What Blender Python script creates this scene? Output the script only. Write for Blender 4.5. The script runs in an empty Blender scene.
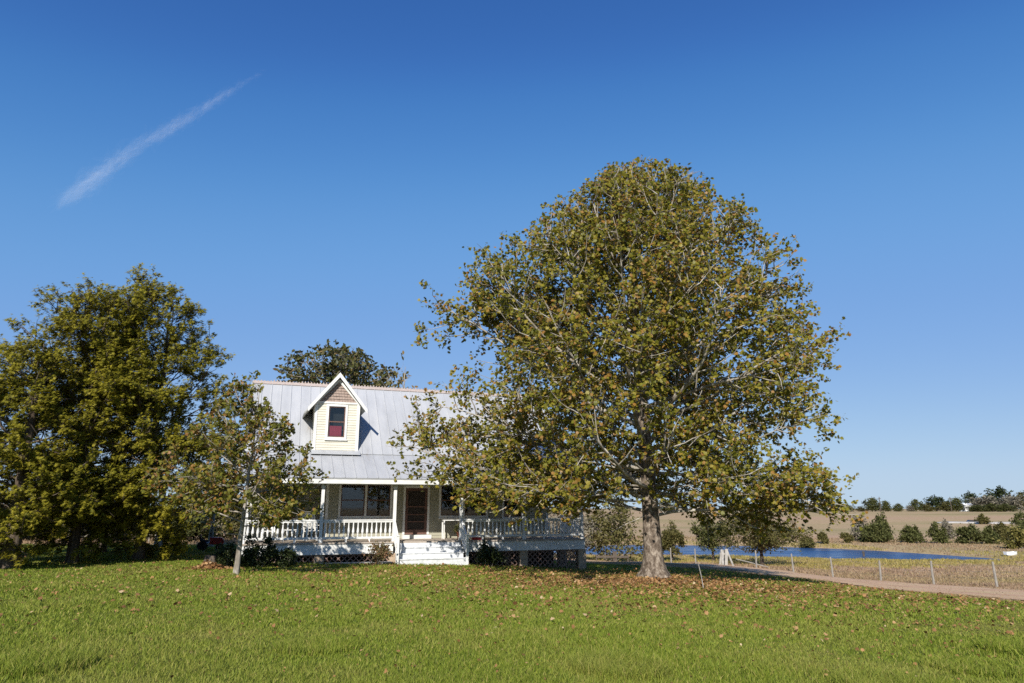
import bpy, math, random
import numpy as np
from mathutils import Vector, Matrix, Quaternion

sc = bpy.context.scene
C = sc.collection
R = math.radians

# ------------------------------------------------------------------ camera
EYE = 1.7
TILT = R(13.6)
cam_d = bpy.data.cameras.new('camera')
cam_d.lens = 24.0; cam_d.sensor_width = 36.0; cam_d.clip_start = 0.1; cam_d.clip_end = 30000
cam = bpy.data.objects.new('camera', cam_d); C.objects.link(cam)
cam.location = (0, 0, EYE); cam.rotation_euler = (R(90) + TILT, 0, 0)
sc.camera = cam

# ------------------------------------------------------------------ sky, sun, exposure
SUN_AZ = R(11)       # from straight behind the camera, towards the left
SUN_EL = R(33)
world = bpy.data.worlds.new('World'); sc.world = world; world.use_nodes = True
nt = world.node_tree; nt.nodes.clear()
sky = nt.nodes.new('ShaderNodeTexSky'); sky.sky_type = 'NISHITA'; sky.sun_disc = False
sky.sun_elevation = SUN_EL; sky.sun_rotation = math.pi + SUN_AZ
sky.altitude = 100; sky.air_density = 1.0; sky.dust_density = 0.0; sky.ozone_density = 4.0
bg = nt.nodes.new('ShaderNodeBackground'); bg.inputs['Strength'].default_value = 0.10
wo = nt.nodes.new('ShaderNodeOutputWorld')
# film response of the sky: deeper zenith, horizon held back
EXPO = 0.55
sc1 = nt.nodes.new('ShaderNodeVectorMath'); sc1.operation = 'SCALE'; sc1.inputs[3].default_value = 0.1
cur = nt.nodes.new('ShaderNodeRGBCurve'); cur.mapping.use_clip = False
for ch, pts in enumerate(([(0,0),(.07,.040),(.09,.070),(.137,.145),(.209,.205),(.611,.43),(1,.50)],
                          [(0,0),(.132,.142),(.168,.225),(.25,.345),(.374,.40),(.853,.61),(1,.64)],
                          [(0,0),(.265,.44),(.329,.57),(.454,.70),(.64,.76),(.94,.82),(1,.83)])):
    cv = cur.mapping.curves[ch]
    while len(cv.points) < len(pts): cv.points.new(.5, .5)
    for p_, q_ in zip(cv.points, pts): p_.location = q_
cur.mapping.update()
sc2 = nt.nodes.new('ShaderNodeVectorMath'); sc2.operation = 'SCALE'; sc2.inputs[3].default_value = 10.0 / 2**EXPO
nt.links.new(sky.outputs[0], sc1.inputs[0]); nt.links.new(sc1.outputs[0], cur.inputs['Color'])
nt.links.new(cur.outputs[0], sc2.inputs[0]); nt.links.new(sc2.outputs[0], bg.inputs['Color'])
nt.links.new(bg.outputs[0], wo.inputs['Surface'])
sun_d = bpy.data.lights.new('sun', 'SUN'); sun_d.energy = 4.6; sun_d.angle = R(0.5); sun_d.color = (1.0, 0.94, 0.85)
sun = bpy.data.objects.new('sun', sun_d); C.objects.link(sun)
to_sun = Vector((-math.sin(SUN_AZ)*math.cos(SUN_EL), -math.cos(SUN_AZ)*math.cos(SUN_EL), math.sin(SUN_EL)))
sun.rotation_euler = to_sun.to_track_quat('Z', 'Y').to_euler(); sun.location = (-20, -30, 40)
sc.view_settings.view_transform = 'Standard'; sc.view_settings.look = 'None'
sc.view_settings.exposure = EXPO; sc.view_settings.gamma = 1.0; sc.view_settings.use_curve_mapping = False
sc.cycles.max_bounces = 8; sc.cycles.transparent_max_bounces = 64
sc.cycles.use_denoising = False

# ------------------------------------------------------------------ helpers
def at(px, py, Y):
    """point on the photograph's sight line at forward distance Y"""
    a = (px-512)/683.0; b = (341.5-py)/683.0
    d = np.array([a, math.cos(TILT)-b*math.sin(TILT), math.sin(TILT)+b*math.cos(TILT)])
    s = Y/d[1]
    return np.array([0, 0, EYE]) + d*s

def mesh_arrays(name, verts, faces):
    """verts Nx3, faces: list of int arrays (M x k)"""
    me = bpy.data.meshes.new(name)
    verts = np.ascontiguousarray(verts, dtype=np.float32)
    faces = [np.ascontiguousarray(f, dtype=np.int32) for f in faces if len(f)]
    me.vertices.add(len(verts)); me.vertices.foreach_set('co', verts.ravel())
    nl = sum(f.size for f in faces); npol = sum(len(f) for f in faces)
    me.loops.add(nl); me.polygons.add(npol)
    me.loops.foreach_set('vertex_index', np.concatenate([f.ravel() for f in faces]))
    tot = np.concatenate([np.full(len(f), f.shape[1], np.int32) for f in faces])
    st = np.concatenate([[0], np.cumsum(tot)[:-1]]).astype(np.int32)
    me.polygons.foreach_set('loop_start', st)
    me.update(calc_edges=True); me.validate()
    return me

def link(name, me, m=None, parent=None, smooth=False):
    o = bpy.data.objects.new(name, me); C.objects.link(o)
    if m is not None and not me.materials: me.materials.append(m)
    if smooth: me.polygons.foreach_set('use_smooth', np.ones(len(me.polygons), bool))
    if parent is not None: o.parent = parent
    return o

def tag(o, label=None, cat=None, group=None, kind=None):
    if label: o['label'] = label
    if cat: o['category'] = cat
    if group: o['group'] = group
    if kind: o['kind'] = kind
    return o

def thing(name, label, cat, loc=(0,0,0), rz=0, group=None):
    o = bpy.data.objects.new(name, None); C.objects.link(o)
    o.empty_display_size = 0.3
    o.location = loc; o.rotation_euler = (0, 0, rz)
    return tag(o, label, cat, group)

def dup(root, loc, rz, scale=(1,1,1), label=None, group=None):
    r = root.copy(); C.objects.link(r); r.location = loc; r.rotation_euler = (0, 0, rz); r.scale = scale
    if label: r['label'] = label
    if group: r['group'] = group
    for ch in list(root.children):
        c = ch.copy(); C.objects.link(c); c.parent = r
        for g in ch.children:
            d = g.copy(); C.objects.link(d); d.parent = c
    return r

class MB:
    """collects faces of ONE part"""
    def __init__(s): s.v = []; s.f = []
    def poly(s, pts):
        n = len(s.v); s.v += [tuple(p) for p in pts]; s.f.append(list(range(n, n+len(pts))))
    def box(s, x0, x1, y0, y1, z0, z1):
        n = len(s.v)
        s.v += [(x0,y0,z0),(x1,y0,z0),(x1,y1,z0),(x0,y1,z0),(x0,y0,z1),(x1,y0,z1),(x1,y1,z1),(x0,y1,z1)]
        s.f += [[n+a for a in q] for q in ((3,2,1,0),(4,5,6,7),(0,1,5,4),(1,2,6,5),(2,3,7,6),(3,0,4,7))]
        return s
    def prism(s, prof, axis, a0, a1):
        """prof: 2-D polygon; axis 'x': prof=(y,z); 'y': prof=(x,z); 'z': prof=(x,y)"""
        def P(p, a):
            return {'x': (a, p[0], p[1]), 'y': (p[0], a, p[1]), 'z': (p[0], p[1], a)}[axis]
        n = len(s.v); k = len(prof)
        s.v += [P(p, a0) for p in prof] + [P(p, a1) for p in prof]
        s.f.append([n+i for i in range(k)][::-1]); s.f.append([n+k+i for i in range(k)])
        for i in range(k):
            j = (i+1) % k; s.f.append([n+i, n+j, n+k+j, n+k+i])
        return s
    def bar(s, p, q, w, h, up=(0,0,1)):
        p = Vector(p); q = Vector(q); d = (q-p).normalized(); up = Vector(up)
        if abs(d.dot(up)) > .99: up = Vector((0,1,0))
        a = d.cross(up).normalized(); b = a.cross(d)
        n = len(s.v)
        for c in (p, q):
            for (i, j) in ((-1,-1),(1,-1),(1,1),(-1,1)): s.v.append(tuple(c + a*(i*w/2) + b*(j*h/2)))
        s.f += [[n+3,n+2,n+1,n],[n+4,n+5,n+6,n+7]] + [[n+i, n+(i+1)%4, n+4+(i+1)%4, n+4+i] for i in range(4)]
        return s
    def tube(s, pts, rad, k=8):
        V, F = tube(np.array(pts, float), np.broadcast_to(rad, len(pts)), k)
        n = len(s.v); s.v += [tuple(v) for v in V]; s.f += [[n+i for i in q] for q in F]
        m = len(V); s.f.append([n+i for i in range(k)][::-1]); s.f.append([n+m-k+i for i in range(k)])
        return s
    def lathe(s, prof, cx=0, cy=0, k=8):
        n = len(s.v)
        for (r, z) in prof:
            for i in range(k):
                a = 2*math.pi*(i+.5)/k; s.v.append((cx+r*math.cos(a), cy+r*math.sin(a), z))
        for j in range(len(prof)-1):
            for i in range(k):
                i2 = (i+1) % k; s.f.append([n+j*k+i, n+j*k+i2, n+(j+1)*k+i2, n+(j+1)*k+i])
        s.f.append([n+i for i in range(k)][::-1]); m = n+(len(prof)-1)*k; s.f.append([m+i for i in range(k)])
        return s
    def mesh(s, name):
        me = bpy.data.meshes.new(name); me.from_pydata(s.v, [], s.f); me.update(); return me
    def build(s, name, m, parent=None, bevel=0, smooth=False):
        o = link(name, s.mesh(name), m, parent, smooth)
        if bevel:
            b = o.modifiers.new('bevel', 'BEVEL'); b.width = bevel; b.segments = 1; b.limit_method = 'ANGLE'
        return o

def tube(P, rad, k=6):
    P = np.asarray(P, float); n = len(P); rad = np.asarray(rad, float)
    T = np.gradient(P, axis=0); T /= np.linalg.norm(T, axis=1, keepdims=True)+1e-9
    ref = np.array([0,0,1.]) if abs(T[0][2]) < .9 else np.array([1.,0,0])
    A = np.zeros_like(P)
    a = np.cross(T[0], ref); a /= np.linalg.norm(a)
    for i in range(n):
        a = a - T[i]*a.dot(T[i]); a /= np.linalg.norm(a)+1e-9; A[i] = a
    B = np.cross(T, A)
    th = 2*np.pi*np.arange(k)/k
    V = P[:,None,:] + rad[:,None,None]*(np.cos(th)[None,:,None]*A[:,None,:] + np.sin(th)[None,:,None]*B[:,None,:])
    i = np.arange(n-1)[:,None]*k; j = np.arange(k)[None,:]; j2 = (j+1) % k
    F = np.stack([i+j, i+j2, i+k+j2, i+k+j], -1).reshape(-1, 4)
    return V.reshape(-1,3), F

# ------------------------------------------------------------------ materials
def new_mat(name):
    m = bpy.data.materials.new(name); m.use_nodes = True
    n = m.node_tree.nodes; n.clear()
    out = n.new('ShaderNodeOutputMaterial'); p = n.new('ShaderNodeBsdfPrincipled')
    m.node_tree.links.new(p.outputs[0], out.inputs['Surface'])
    return m, m.node_tree, p, out

def ramp(t, stops):
    r = t.nodes.new('ShaderNodeValToRGB'); e = r.color_ramp.elements
    while len(e) < len(stops): e.new(0.5)
    for el, (p, c) in zip(e, stops): el.position = p; el.color = (*c, 1)
    return r

def noise_node(t, scale, detail=5, rough=.6, stretch=None, dist=0):
    tc = t.nodes.new('ShaderNodeTexCoord'); nz = t.nodes.new('ShaderNodeTexNoise')
    nz.inputs['Scale'].default_value = scale; nz.inputs['Detail'].default_value = detail
    nz.inputs['Roughness'].default_value = rough; nz.inputs['Distortion'].default_value = dist
    if stretch:
        mp = t.nodes.new('ShaderNodeMapping'); mp.inputs['Scale'].default_value = stretch
        t.links.new(tc.outputs['Object'], mp.inputs[0]); t.links.new(mp.outputs[0], nz.inputs['Vector'])
    else: t.links.new(tc.outputs['Object'], nz.inputs['Vector'])
    return nz

def noisy(name, c1, c2, scale=4, rough=.8, bump=0, stretch=None, lo=.35, hi=.65, metal=0, spec=.3, bscale=None):
    m, t, p, out = new_mat(name)
    nz = noise_node(t, scale, stretch=stretch)
    r = ramp(t, [(lo, c1), (hi, c2)])
    t.links.new(nz.outputs[0], r.inputs[0]); t.links.new(r.outputs[0], p.inputs['Base Color'])
    p.inputs['Roughness'].default_value = rough; p.inputs['Metallic'].default_value = metal
    p.inputs['Specular IOR Level'].default_value = spec
    if bump:
        b = t.nodes.new('ShaderNodeBump'); b.inputs['Strength'].default_value = bump; b.inputs['Distance'].default_value = .02
        n2 = noise_node(t, bscale or scale*4, stretch=stretch)
        t.links.new(n2.outputs[0], b.inputs['Height']); t.links.new(b.outputs[0], p.inputs['Normal'])
    return m

def leafy(name, stops, transl=.35, rough=.5, spec=.3, patch=None):
    """one colour per leaf (random per island), part of the light passes through"""
    m, t, p, out = new_mat(name)
    g = t.nodes.new('ShaderNodeNewGeometry')
    r = ramp(t, stops)
    src = g.outputs['Random Per Island']
    if patch:   # neighbouring leaves share a tendency
        nz = noise_node(t, patch, detail=2)
        mx = t.nodes.new('ShaderNodeMath'); mx.operation = 'MULTIPLY_ADD'; mx.inputs[1].default_value = .9; mx.inputs[2].default_value = -.45
        t.links.new(nz.outputs[0], mx.inputs[0])
        ad = t.nodes.new('ShaderNodeMath'); ad.operation = 'ADD'; ad.use_clamp = True
        t.links.new(mx.outputs[0], ad.inputs[0]); t.links.new(src, ad.inputs[1]); src = ad.outputs[0]
    t.links.new(src, r.inputs[0]); t.links.new(r.outputs[0], p.inputs['Base Color'])
    p.inputs['Roughness'].default_value = rough; p.inputs['Specular IOR Level'].default_value = spec
    tr = t.nodes.new('ShaderNodeBsdfTranslucent'); t.links.new(r.outputs[0], tr.inputs['Color'])
    mix = t.nodes.new('ShaderNodeMixShader'); mix.inputs[0].default_value = transl
    t.links.new(p.outputs[0], mix.inputs[1]); t.links.new(tr.outputs[0], mix.inputs[2])
    t.links.new(mix.outputs[0], out.inputs['Surface'])
    return m

M = {}
M['white'] = noisy('white_paint', (.72,.72,.70), (.60,.60,.57), 3, .55, .05)
M['white_step'] = noisy('worn_white_paint', (.66,.67,.68), (.42,.44,.45), 6, .6, .08, lo=.42, hi=.72)
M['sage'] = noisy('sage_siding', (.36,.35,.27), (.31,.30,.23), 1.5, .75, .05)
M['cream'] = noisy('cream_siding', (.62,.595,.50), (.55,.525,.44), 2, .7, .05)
M['shingle'] = noisy('brown_shingle', (.26,.20,.17), (.36,.28,.24), 9, .85, .2)
M['brown'] = noisy('brown_sash', (.16,.085,.065), (.11,.06,.045), 6, .6)
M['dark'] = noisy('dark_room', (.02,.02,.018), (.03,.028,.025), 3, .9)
M['screen'] = noisy('dark_screen_mesh', (.025,.02,.018), (.045,.035,.03), 60, .8)
M['red_cloth'] = noisy('red_cloth', (.42,.05,.07), (.34,.035,.05), 12, .9)
M['floor_wood'] = noisy('porch_boards', (.42,.36,.30), (.32,.27,.22), 3, .8, .1, stretch=(8,1,1))
M['lattice'] = noisy('lattice_wood', (.27,.18,.15), (.20,.13,.105), 6, .9)
M['pier'] = noisy('tan_block', (.46,.35,.25), (.34,.26,.19), 5, .9, .4)
M['concrete'] = noisy('concrete', (.44,.42,.38), (.34,.32,.29), 4, .9, .2)
M['ridge'] = noisy('rusty_ridge', (.42,.37,.34), (.33,.26,.23), 14, .8, .2)
M['terracotta'] = noisy('terracotta', (.34,.13,.07), (.28,.10,.06), 6, .85)
M['red_plastic'] = noisy('red_plastic', (.45,.03,.03), (.38,.025,.03), 6, .4)
M['black'] = noisy('black_rubber', (.02,.02,.02), (.03,.03,.03), 9, .8)
M['grey_wood'] = noisy('weathered_wood', (.30,.28,.25), (.20,.185,.165), 4, .9, .3, stretch=(6,6,1))
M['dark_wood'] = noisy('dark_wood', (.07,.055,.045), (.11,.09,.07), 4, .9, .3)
M['white_wood'] = noisy('bleached_wood', (.40,.38,.35), (.28,.265,.24), 4, .85)
M['wire'] = noisy('fence_wire', (.22,.21,.2), (.28,.26,.24), 9, .5, metal=.6)
M['metal_white'] = noisy('white_metal', (.78,.79,.80), (.68,.69,.70), 2, .4)
M['maroon'] = noisy('maroon_paint', (.14,.015,.02), (.11,.012,.015), 2, .3, spec=.5)
M['cargl'] = noisy('car_glass', (.03,.035,.04), (.04,.045,.05), 2, .1, spec=.5)

def metal_roof():
    m, t, p, out = new_mat('galvanised_roof')
    nz = noise_node(t, 1.2, detail=6, rough=.65, stretch=(1.6,.35,.35))
    r = ramp(t, [(.26, (.31,.295,.28)), (.36, (.36,.37,.385)), (.55, (.41,.42,.435)), (.75, (.46,.465,.47))])
    t.links.new(nz.outputs[0], r.inputs[0]); t.links.new(r.outputs[0], p.inputs['Base Color'])
    p.inputs['Metallic'].default_value = .1; p.inputs['Roughness'].default_value = .55
    b = t.nodes.new('ShaderNodeBump'); b.inputs['Strength'].default_value = .12; b.inputs['Distance'].default_value = .03
    n2 = noise_node(t, 1.5); t.links.new(n2.outputs[0], b.inputs['Height']); t.links.new(b.outputs[0], p.inputs['Normal'])
    return m
M['roof'] = metal_roof()

def glass_mat():
    m, t, p, out = new_mat('window_glass')
    tr = t.nodes.new('ShaderNodeBsdfTransparent'); tr.inputs[0].default_value = (.82,.85,.86,1)
    gl = t.nodes.new('ShaderNodeBsdfGlossy'); gl.inputs['Roughness'].default_value = .03
    mx = t.nodes.new('ShaderNodeMixShader'); mx.inputs[0].default_value = .05
    t.links.new(tr.outputs[0], mx.inputs[1]); t.links.new(gl.outputs[0], mx.inputs[2]); t.links.new(mx.outputs[0], out.inputs['Surface'])
    return m
M['glass'] = glass_mat()

def bark(name, c1, c2, c3, scale, bump=.6, st=(1,1,.35)):
    m, t, p, out = new_mat(name)
    nz = noise_node(t, scale, detail=7, rough=.7, stretch=st, dist=.4)
    r = ramp(t, [(.38, c1), (.5, c2), (.62, c3)])
    t.links.new(nz.outputs[0], r.inputs[0]); t.links.new(r.outputs[0], p.inputs['Base Color'])
    p.inputs['Roughness'].default_value = .9; p.inputs['Specular IOR Level'].default_value = .15
    b = t.nodes.new('ShaderNodeBump'); b.inputs['Strength'].default_value = bump; b.inputs['Distance'].default_value = .05
    t.links.new(nz.outputs[0], b.inputs['Height']); t.links.new(b.outputs[0], p.inputs['Normal'])
    return m
M['bark_big'] = bark('pale_flaky_bark', (.07,.052,.038), (.165,.13,.10), (.33,.28,.225), 8.5, 1.0, (1,1,.55))
M['bark_limb'] = bark('pale_limb_bark', (.19,.165,.13), (.33,.295,.245), (.45,.42,.37), 4.0, .3)
M['bark_dark'] = bark('dark_stringy_bark', (.05,.038,.028), (.10,.075,.055), (.16,.13,.10), 4, .6, (1,1,.15))
M['bark_grey'] = bark('grey_bark', (.15,.13,.10), (.27,.24,.20), (.42,.38,.33), 5, .4)

# leaves
M['lf_big'] = leafy('turning_leaves', [(0,(.085,.092,.011)),(.3,(.16,.158,.017)),(.55,(.235,.21,.025)),(.8,(.30,.24,.036)),(.92,(.29,.145,.03)),(1,(.34,.20,.06))], .38, .45, .25, patch=.45)
M['lf_small'] = leafy('young_turning_leaves', [(0,(.085,.098,.015)),(.45,(.175,.172,.025)),(.78,(.25,.205,.033)),(.94,(.27,.125,.033)),(1,(.32,.17,.06))], .38, .5, .25, patch=.8)
M['lf_con'] = leafy('olive_conifer_sprays', [(0,(.085,.094,.010)),(.4,(.195,.182,.014)),(.75,(.29,.25,.02)),(1,(.36,.295,.032))], .34, .6, .2, patch=.5)
M['lf_oak'] = leafy('dull_oak_leaves', [(0,(.045,.055,.014)),(.5,(.085,.09,.025)),(.85,(.14,.12,.04)),(1,(.19,.12,.05))], .25, .5, .3)
M['lf_yel'] = leafy('yellowing_leaves', [(0,(.09,.09,.02)),(.5,(.16,.135,.035)),(1,(.24,.15,.05))], .3)
M['lf_dk'] = leafy('dark_evergreen_leaves', [(0,(.018,.028,.009)),(.6,(.035,.05,.014)),(1,(.065,.075,.024))], .15, .45, .3)
M['lf_ced'] = leafy('juniper_green', [(0,(.05,.058,.017)),(.6,(.085,.093,.029)),(1,(.135,.13,.045))], .15, .7, .15)
M['lf_olv'] = leafy('olive_shrub_leaves', [(0,(.07,.072,.022)),(.6,(.12,.11,.033)),(1,(.17,.14,.05))], .25, .6, .2)
M['lf_gry'] = leafy('grey_brush', [(0,(.13,.12,.09)),(.6,(.20,.18,.135)),(1,(.27,.24,.18))], .15, .8, .1)
M['lf_wil'] = leafy('willow_leaves', [(0,(.12,.12,.03)),(.6,(.19,.17,.045)),(1,(.26,.21,.07))], .3, .6, .2)
M['lf_weed'] = leafy('weedy_shrub', [(0,(.10,.095,.035)),(.5,(.17,.13,.055)),(.8,(.24,.15,.085)),(1,(.20,.10,.05))], .3, .6, .2)
M['lf_fall'] = leafy('fallen_leaf_browns', [(0,(.10,.05,.02)),(.35,(.20,.10,.038)),(.7,(.31,.165,.065)),(.94,(.38,.235,.11)),(1,(.48,.37,.22))], .1, .7, .2)

def grass_mat(name, stops, patch, dry, amt=.6):
    m, t, p, out = new_mat(name)
    g = t.nodes.new('ShaderNodeNewGeometry'); r = ramp(t, stops)
    t.links.new(g.outputs['Random Per Island'], r.inputs[0])
    nz = noise_node(t, patch, detail=4, rough=.65)
    r2 = ramp(t, [(.47, (0,0,0)), (.68, (amt,)*3)]); t.links.new(nz.outputs[0], r2.inputs[0])
    mx = t.nodes.new('ShaderNodeMixRGB'); mx.inputs[2].default_value = (*dry, 1)
    t.links.new(r2.outputs[0], mx.inputs[0]); t.links.new(r.outputs[0], mx.inputs[1])
    t.links.new(mx.outputs[0], p.inputs['Base Color']); p.inputs['Roughness'].default_value = .6
    p.inputs['Specular IOR Level'].default_value = .2
    tr = t.nodes.new('ShaderNodeBsdfTranslucent'); t.links.new(mx.outputs[0], tr.inputs['Color'])
    ms = t.nodes.new('ShaderNodeMixShader'); ms.inputs[0].default_value = .38
    t.links.new(p.outputs[0], ms.inputs[1]); t.links.new(tr.outputs[0], ms.inputs[2]); t.links.new(ms.outputs[0], out.inputs['Surface'])
    return m
M['grass'] = grass_mat('lawn_blades', [(0,(.13,.18,.018)),(.5,(.21,.262,.03)),(.85,(.285,.31,.046)),(1,(.38,.32,.10))], .35, (.34,.30,.09), .42)
M['drygrass'] = grass_mat('dry_pasture_blades', [(0,(.25,.16,.095)),(.5,(.36,.245,.155)),(.85,(.45,.33,.21)),(1,(.30,.24,.10))], .10, (.37,.30,.13), .7)
M['bankgrass'] = grass_mat('yellow_green_blades', [(0,(.22,.19,.05)),(.5,(.37,.30,.08)),(.85,(.48,.39,.14)),(1,(.22,.24,.05))], .14, (.40,.30,.14), .7)

def ground_mat(name, stops, scale, stretch=None, fine=None, bump=.4):
    m, t, p, out = new_mat(name)
    nz = noise_node(t, scale, detail=8, rough=.62, stretch=stretch)
    r = ramp(t, stops); t.links.new(nz.outputs[0], r.inputs[0])
    col = r.outputs[0]
    if fine:
        n2 = noise_node(t, fine[0], detail=6, rough=.7); r2 = ramp(t, [(.3, (fine[1],)*3), (.7, (fine[2],)*3)])
        t.links.new(n2.outputs[0], r2.inputs[0])
        mx = t.nodes.new('ShaderNodeMixRGB'); mx.blend_type = 'MULTIPLY'; mx.inputs[0].default_value = 1
        t.links.new(col, mx.inputs[1]); t.links.new(r2.outputs[0], mx.inputs[2]); col = mx.outputs[0]
        b = t.nodes.new('ShaderNodeBump'); b.inputs['Strength'].default_value = bump; b.inputs['Distance'].default_value = .1
        t.links.new(n2.outputs[0], b.inputs['Height']); t.links.new(b.outputs[0], p.inputs['Normal'])
    t.links.new(col, p.inputs['Base Color']); p.inputs['Roughness'].default_value = .95; p.inputs['Specular IOR Level'].default_value = .1
    return m
M['pasture'] = ground_mat('dry_pasture', [(.30,(.22,.19,.08)),(.42,(.33,.26,.13)),(.52,(.40,.29,.165)),(.64,(.42,.28,.18)),(.75,(.30,.24,.11))], .018, (.35,1.3,1), (1.1,.7,1.1))
M['lawn'] = ground_mat('lawn_soil', [(.35,(.10,.135,.018)),(.5,(.155,.18,.028)),(.64,(.21,.20,.045)),(.76,(.28,.225,.08))], .35, None, (9,.55,1.1))
M['track'] = ground_mat('dirt_track', [(.35,(.44,.28,.175)),(.52,(.52,.35,.225)),(.62,(.50,.37,.21)),(.72,(.42,.34,.155))], .45, None, (6,.8,1.1))
M['gravel'] = ground_mat('caliche_road', [(.4,(.42,.39,.35)),(.6,(.52,.48,.43))], .5, None, (5,.85,1.05))

def water_mat():
    m, t, p, out = new_mat('pond_water')
    p.inputs['Base Color'].default_value = (.016,.055,.15,1); p.inputs['Roughness'].default_value = .28
    p.inputs['IOR'].default_value = 1.33; p.inputs['Specular IOR Level'].default_value = .35
    nz = noise_node(t, 1.6, detail=5, rough=.65, stretch=(.6,1,1))
    b = t.nodes.new('ShaderNodeBump'); b.inputs['Strength'].default_value = .6; b.inputs['Distance'].default_value = .25
    t.links.new(nz.outputs[0], b.inputs['Height']); t.links.new(b.outputs[0], p.inputs['Normal'])
    n2 = noise_node(t, .12, detail=4, stretch=(.4,2.2,1)); r2 = ramp(t, [(.35,(.14,)*3),(.65,(.40,)*3)]); t.links.new(n2.outputs[0], r2.inputs[0]); t.links.new(r2.outputs[0], p.inputs['Roughness'])
    return m
M['water'] = water_mat()

# ------------------------------------------------------------------ terrain
POND_Z = -3.8
CP = []
for az in range(-180, 180, 30):
    CP += [(az, .5, 0), (az, 4, 0)]
def cp(x, y, z): CP.append((math.degrees(math.atan2(x, y)), math.hypot(x, y), z))
for a in (-45,-25,0,25,45): CP.append((a, 8, -.04 - .003*max(a,0)))
for p in [(-8.8,22.4,-.40),(-10.7,28,-.45),(-15,26,-.40),(-25,28,-.40),(-12,15,-.2),(0,15,-.3),(0,22,-.52),(5,25,-.72),(3.3,32.5,-1.15),
          (-3,28.5,-.62),(-6,40,-.75),(9,24,-.92),(13.8,19,-.85),(11.9,29,-1.15),(10.5,32.4,-1.22),(8.97,35.4,-1.27),(6.8,37.3,-1.28),(18,14,-.6),
          (24.5,35.8,-2.22),(23.4,39.2,-2.5),(22.3,42.6,-2.7),(21.1,46.2,-2.76),(19.9,49.7,-2.72),(16,61,-3.08),
          (19,30.6,-1.75),(18.3,35,-1.85),(17.3,42,-2.15),(14.5,49,-2.2),(10.3,52,-2.25),(3,54,-2.2),(-8,56,-1.2),
          (-20,45,-.5),(-35,45,-.4),(-30,70,-.6),(-50,70,-.5),(35,20,-1.2),(45,40,-2.6),
          (5,75,-3.5),(20,70,-3.6),(35,68,-3.7),(55,70,-3.6),(-10,90,-1.5),(-40,110,-.7),(-90,100,-.6),(80,90,-3.4),
          (5,112,-3.3),(30,112,-3.2),(55,105,-3.2),(80,110,-3.1)]: cp(*p)
for a in (-180,-140,-100,-70,70,100,140):
    CP += [(a, 20, -.2), (a, 60, -.8), (a, 200, -1.5), (a, 600, -3), (a, 3000, -12), (a, 7000, -16)]
for a in (-45,-30,-15,0,10,20,30,40,50):
    w = 1 if a > 0 else (.5 if a == 0 else 0)
    CP += [(a, 150, -3.3*w-.7*(1-w)), (a, 200, -3.7*w-.8*(1-w)), (a, 280, -1.9*w-.6*(1-w)), (a, 350, -.8), (a, 430, -.6), (a, 620, -2.0), (a, 1200, -6), (a, 3000, -12), (a, 7000, -16)]
CP = np.array(CP, float)
def feat(az, r):
    v = np.log(r+6.)*2.2
    a = np.radians(az)
    return np.stack([np.sin(a)*3.2, np.cos(a)*3.2, v], -1)
cf = feat(CP[:,0], CP[:,1])
def kern(A, B):
    d = np.sqrt(((A[:,None,:]-B[None,:,:])**2).sum(-1)); return d     # biharmonic in 3-D
n_ = len(CP)
K = np.zeros((n_+4, n_+4)); K[:n_,:n_] = kern(cf, cf) - .02*np.eye(n_)
K[:n_,n_] = 1; K[n_,:n_] = 1; K[:n_,n_+1:] = cf; K[n_+1:,:n_] = cf.T
coef = np.linalg.lstsq(K, np.concatenate([CP[:,2], np.zeros(4)]), rcond=None)[0]
def _base(x, y):
    az = np.degrees(np.arctan2(x, y)); r = np.hypot(x, y); f = feat(az, r)
    out = np.empty(len(x))
    for i in range(0, len(x), 20000):
        g = f[i:i+20000]; out[i:i+20000] = kern(g, cf)@coef[:n_] + coef[n_] + g@coef[n_+1:]
    return out
def dep(y): return 5.5*703/(y-507)
def onlevel(px, py):
    r = at(px, py, 1.)-np.array([0,0,EYE]); k = (POND_Z-EYE)/r[2]; return (r[0]*k, k)
POND = [onlevel(*p) for p in [(530,546.5),(600,545.5),(650,545),(740,546),(790,547.3),(840,549),(880,551),(950,555.5),(985,558),(1004,560),(1006,562),(985,563.5),(930,563),(850,562.5),(780,560.5),(700,558.5),(620,557.5),(545,557),(515,551)]]
def poly_sdf(x, y, poly):
    P = np.array(poly); d = np.full(len(x), 1e18); ins = np.zeros(len(x), bool)
    for i in range(len(P)):
        a = P[i]; b = P[(i+1) % len(P)]; e = b-a
        wx, wy = x-a[0], y-a[1]; t = np.clip((wx*e[0]+wy*e[1])/(e@e), 0, 1)
        d = np.minimum(d, (wx-e[0]*t)**2+(wy-e[1]*t)**2)
        c = ((a[1] > y) != (b[1] > y)) & (x < (b[0]-a[0])*(y-a[1])/((b[1]-a[1]) or 1e-12)+a[0]); ins ^= c
    d = np.sqrt(d); return np.where(ins, -d, d)
def ground_z(x, y):
    x = np.atleast_1d(np.asarray(x, float)); y = np.atleast_1d(np.asarray(y, float))
    z = _base(x, y)
    z = z + .04*np.sin(x*.31+1)*np.sin(y*.23+.4)*np.clip((np.hypot(x,y)-4)/12, 0, 1)
    s = poly_sdf(x, y, POND)
    z = np.where(s < 0, POND_Z - .05 - np.minimum(1.0, -s*.2), np.where(s < 25, np.maximum(z, POND_Z+.03+np.minimum(s*.12, .5)), z))
    w = np.clip(s/8, 0, 1)
    z = np.where((s >= 0) & (s < 8), z*w + (POND_Z+.03+np.minimum(s*.12,.6))*(1-w), z)
    return z
def gz(x, y): return float(ground_z(x, y)[0])
def gp(px, Y, py=540):
    x = at(px, py, Y)[0]; return (x, Y, gz(x, Y))

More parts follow.
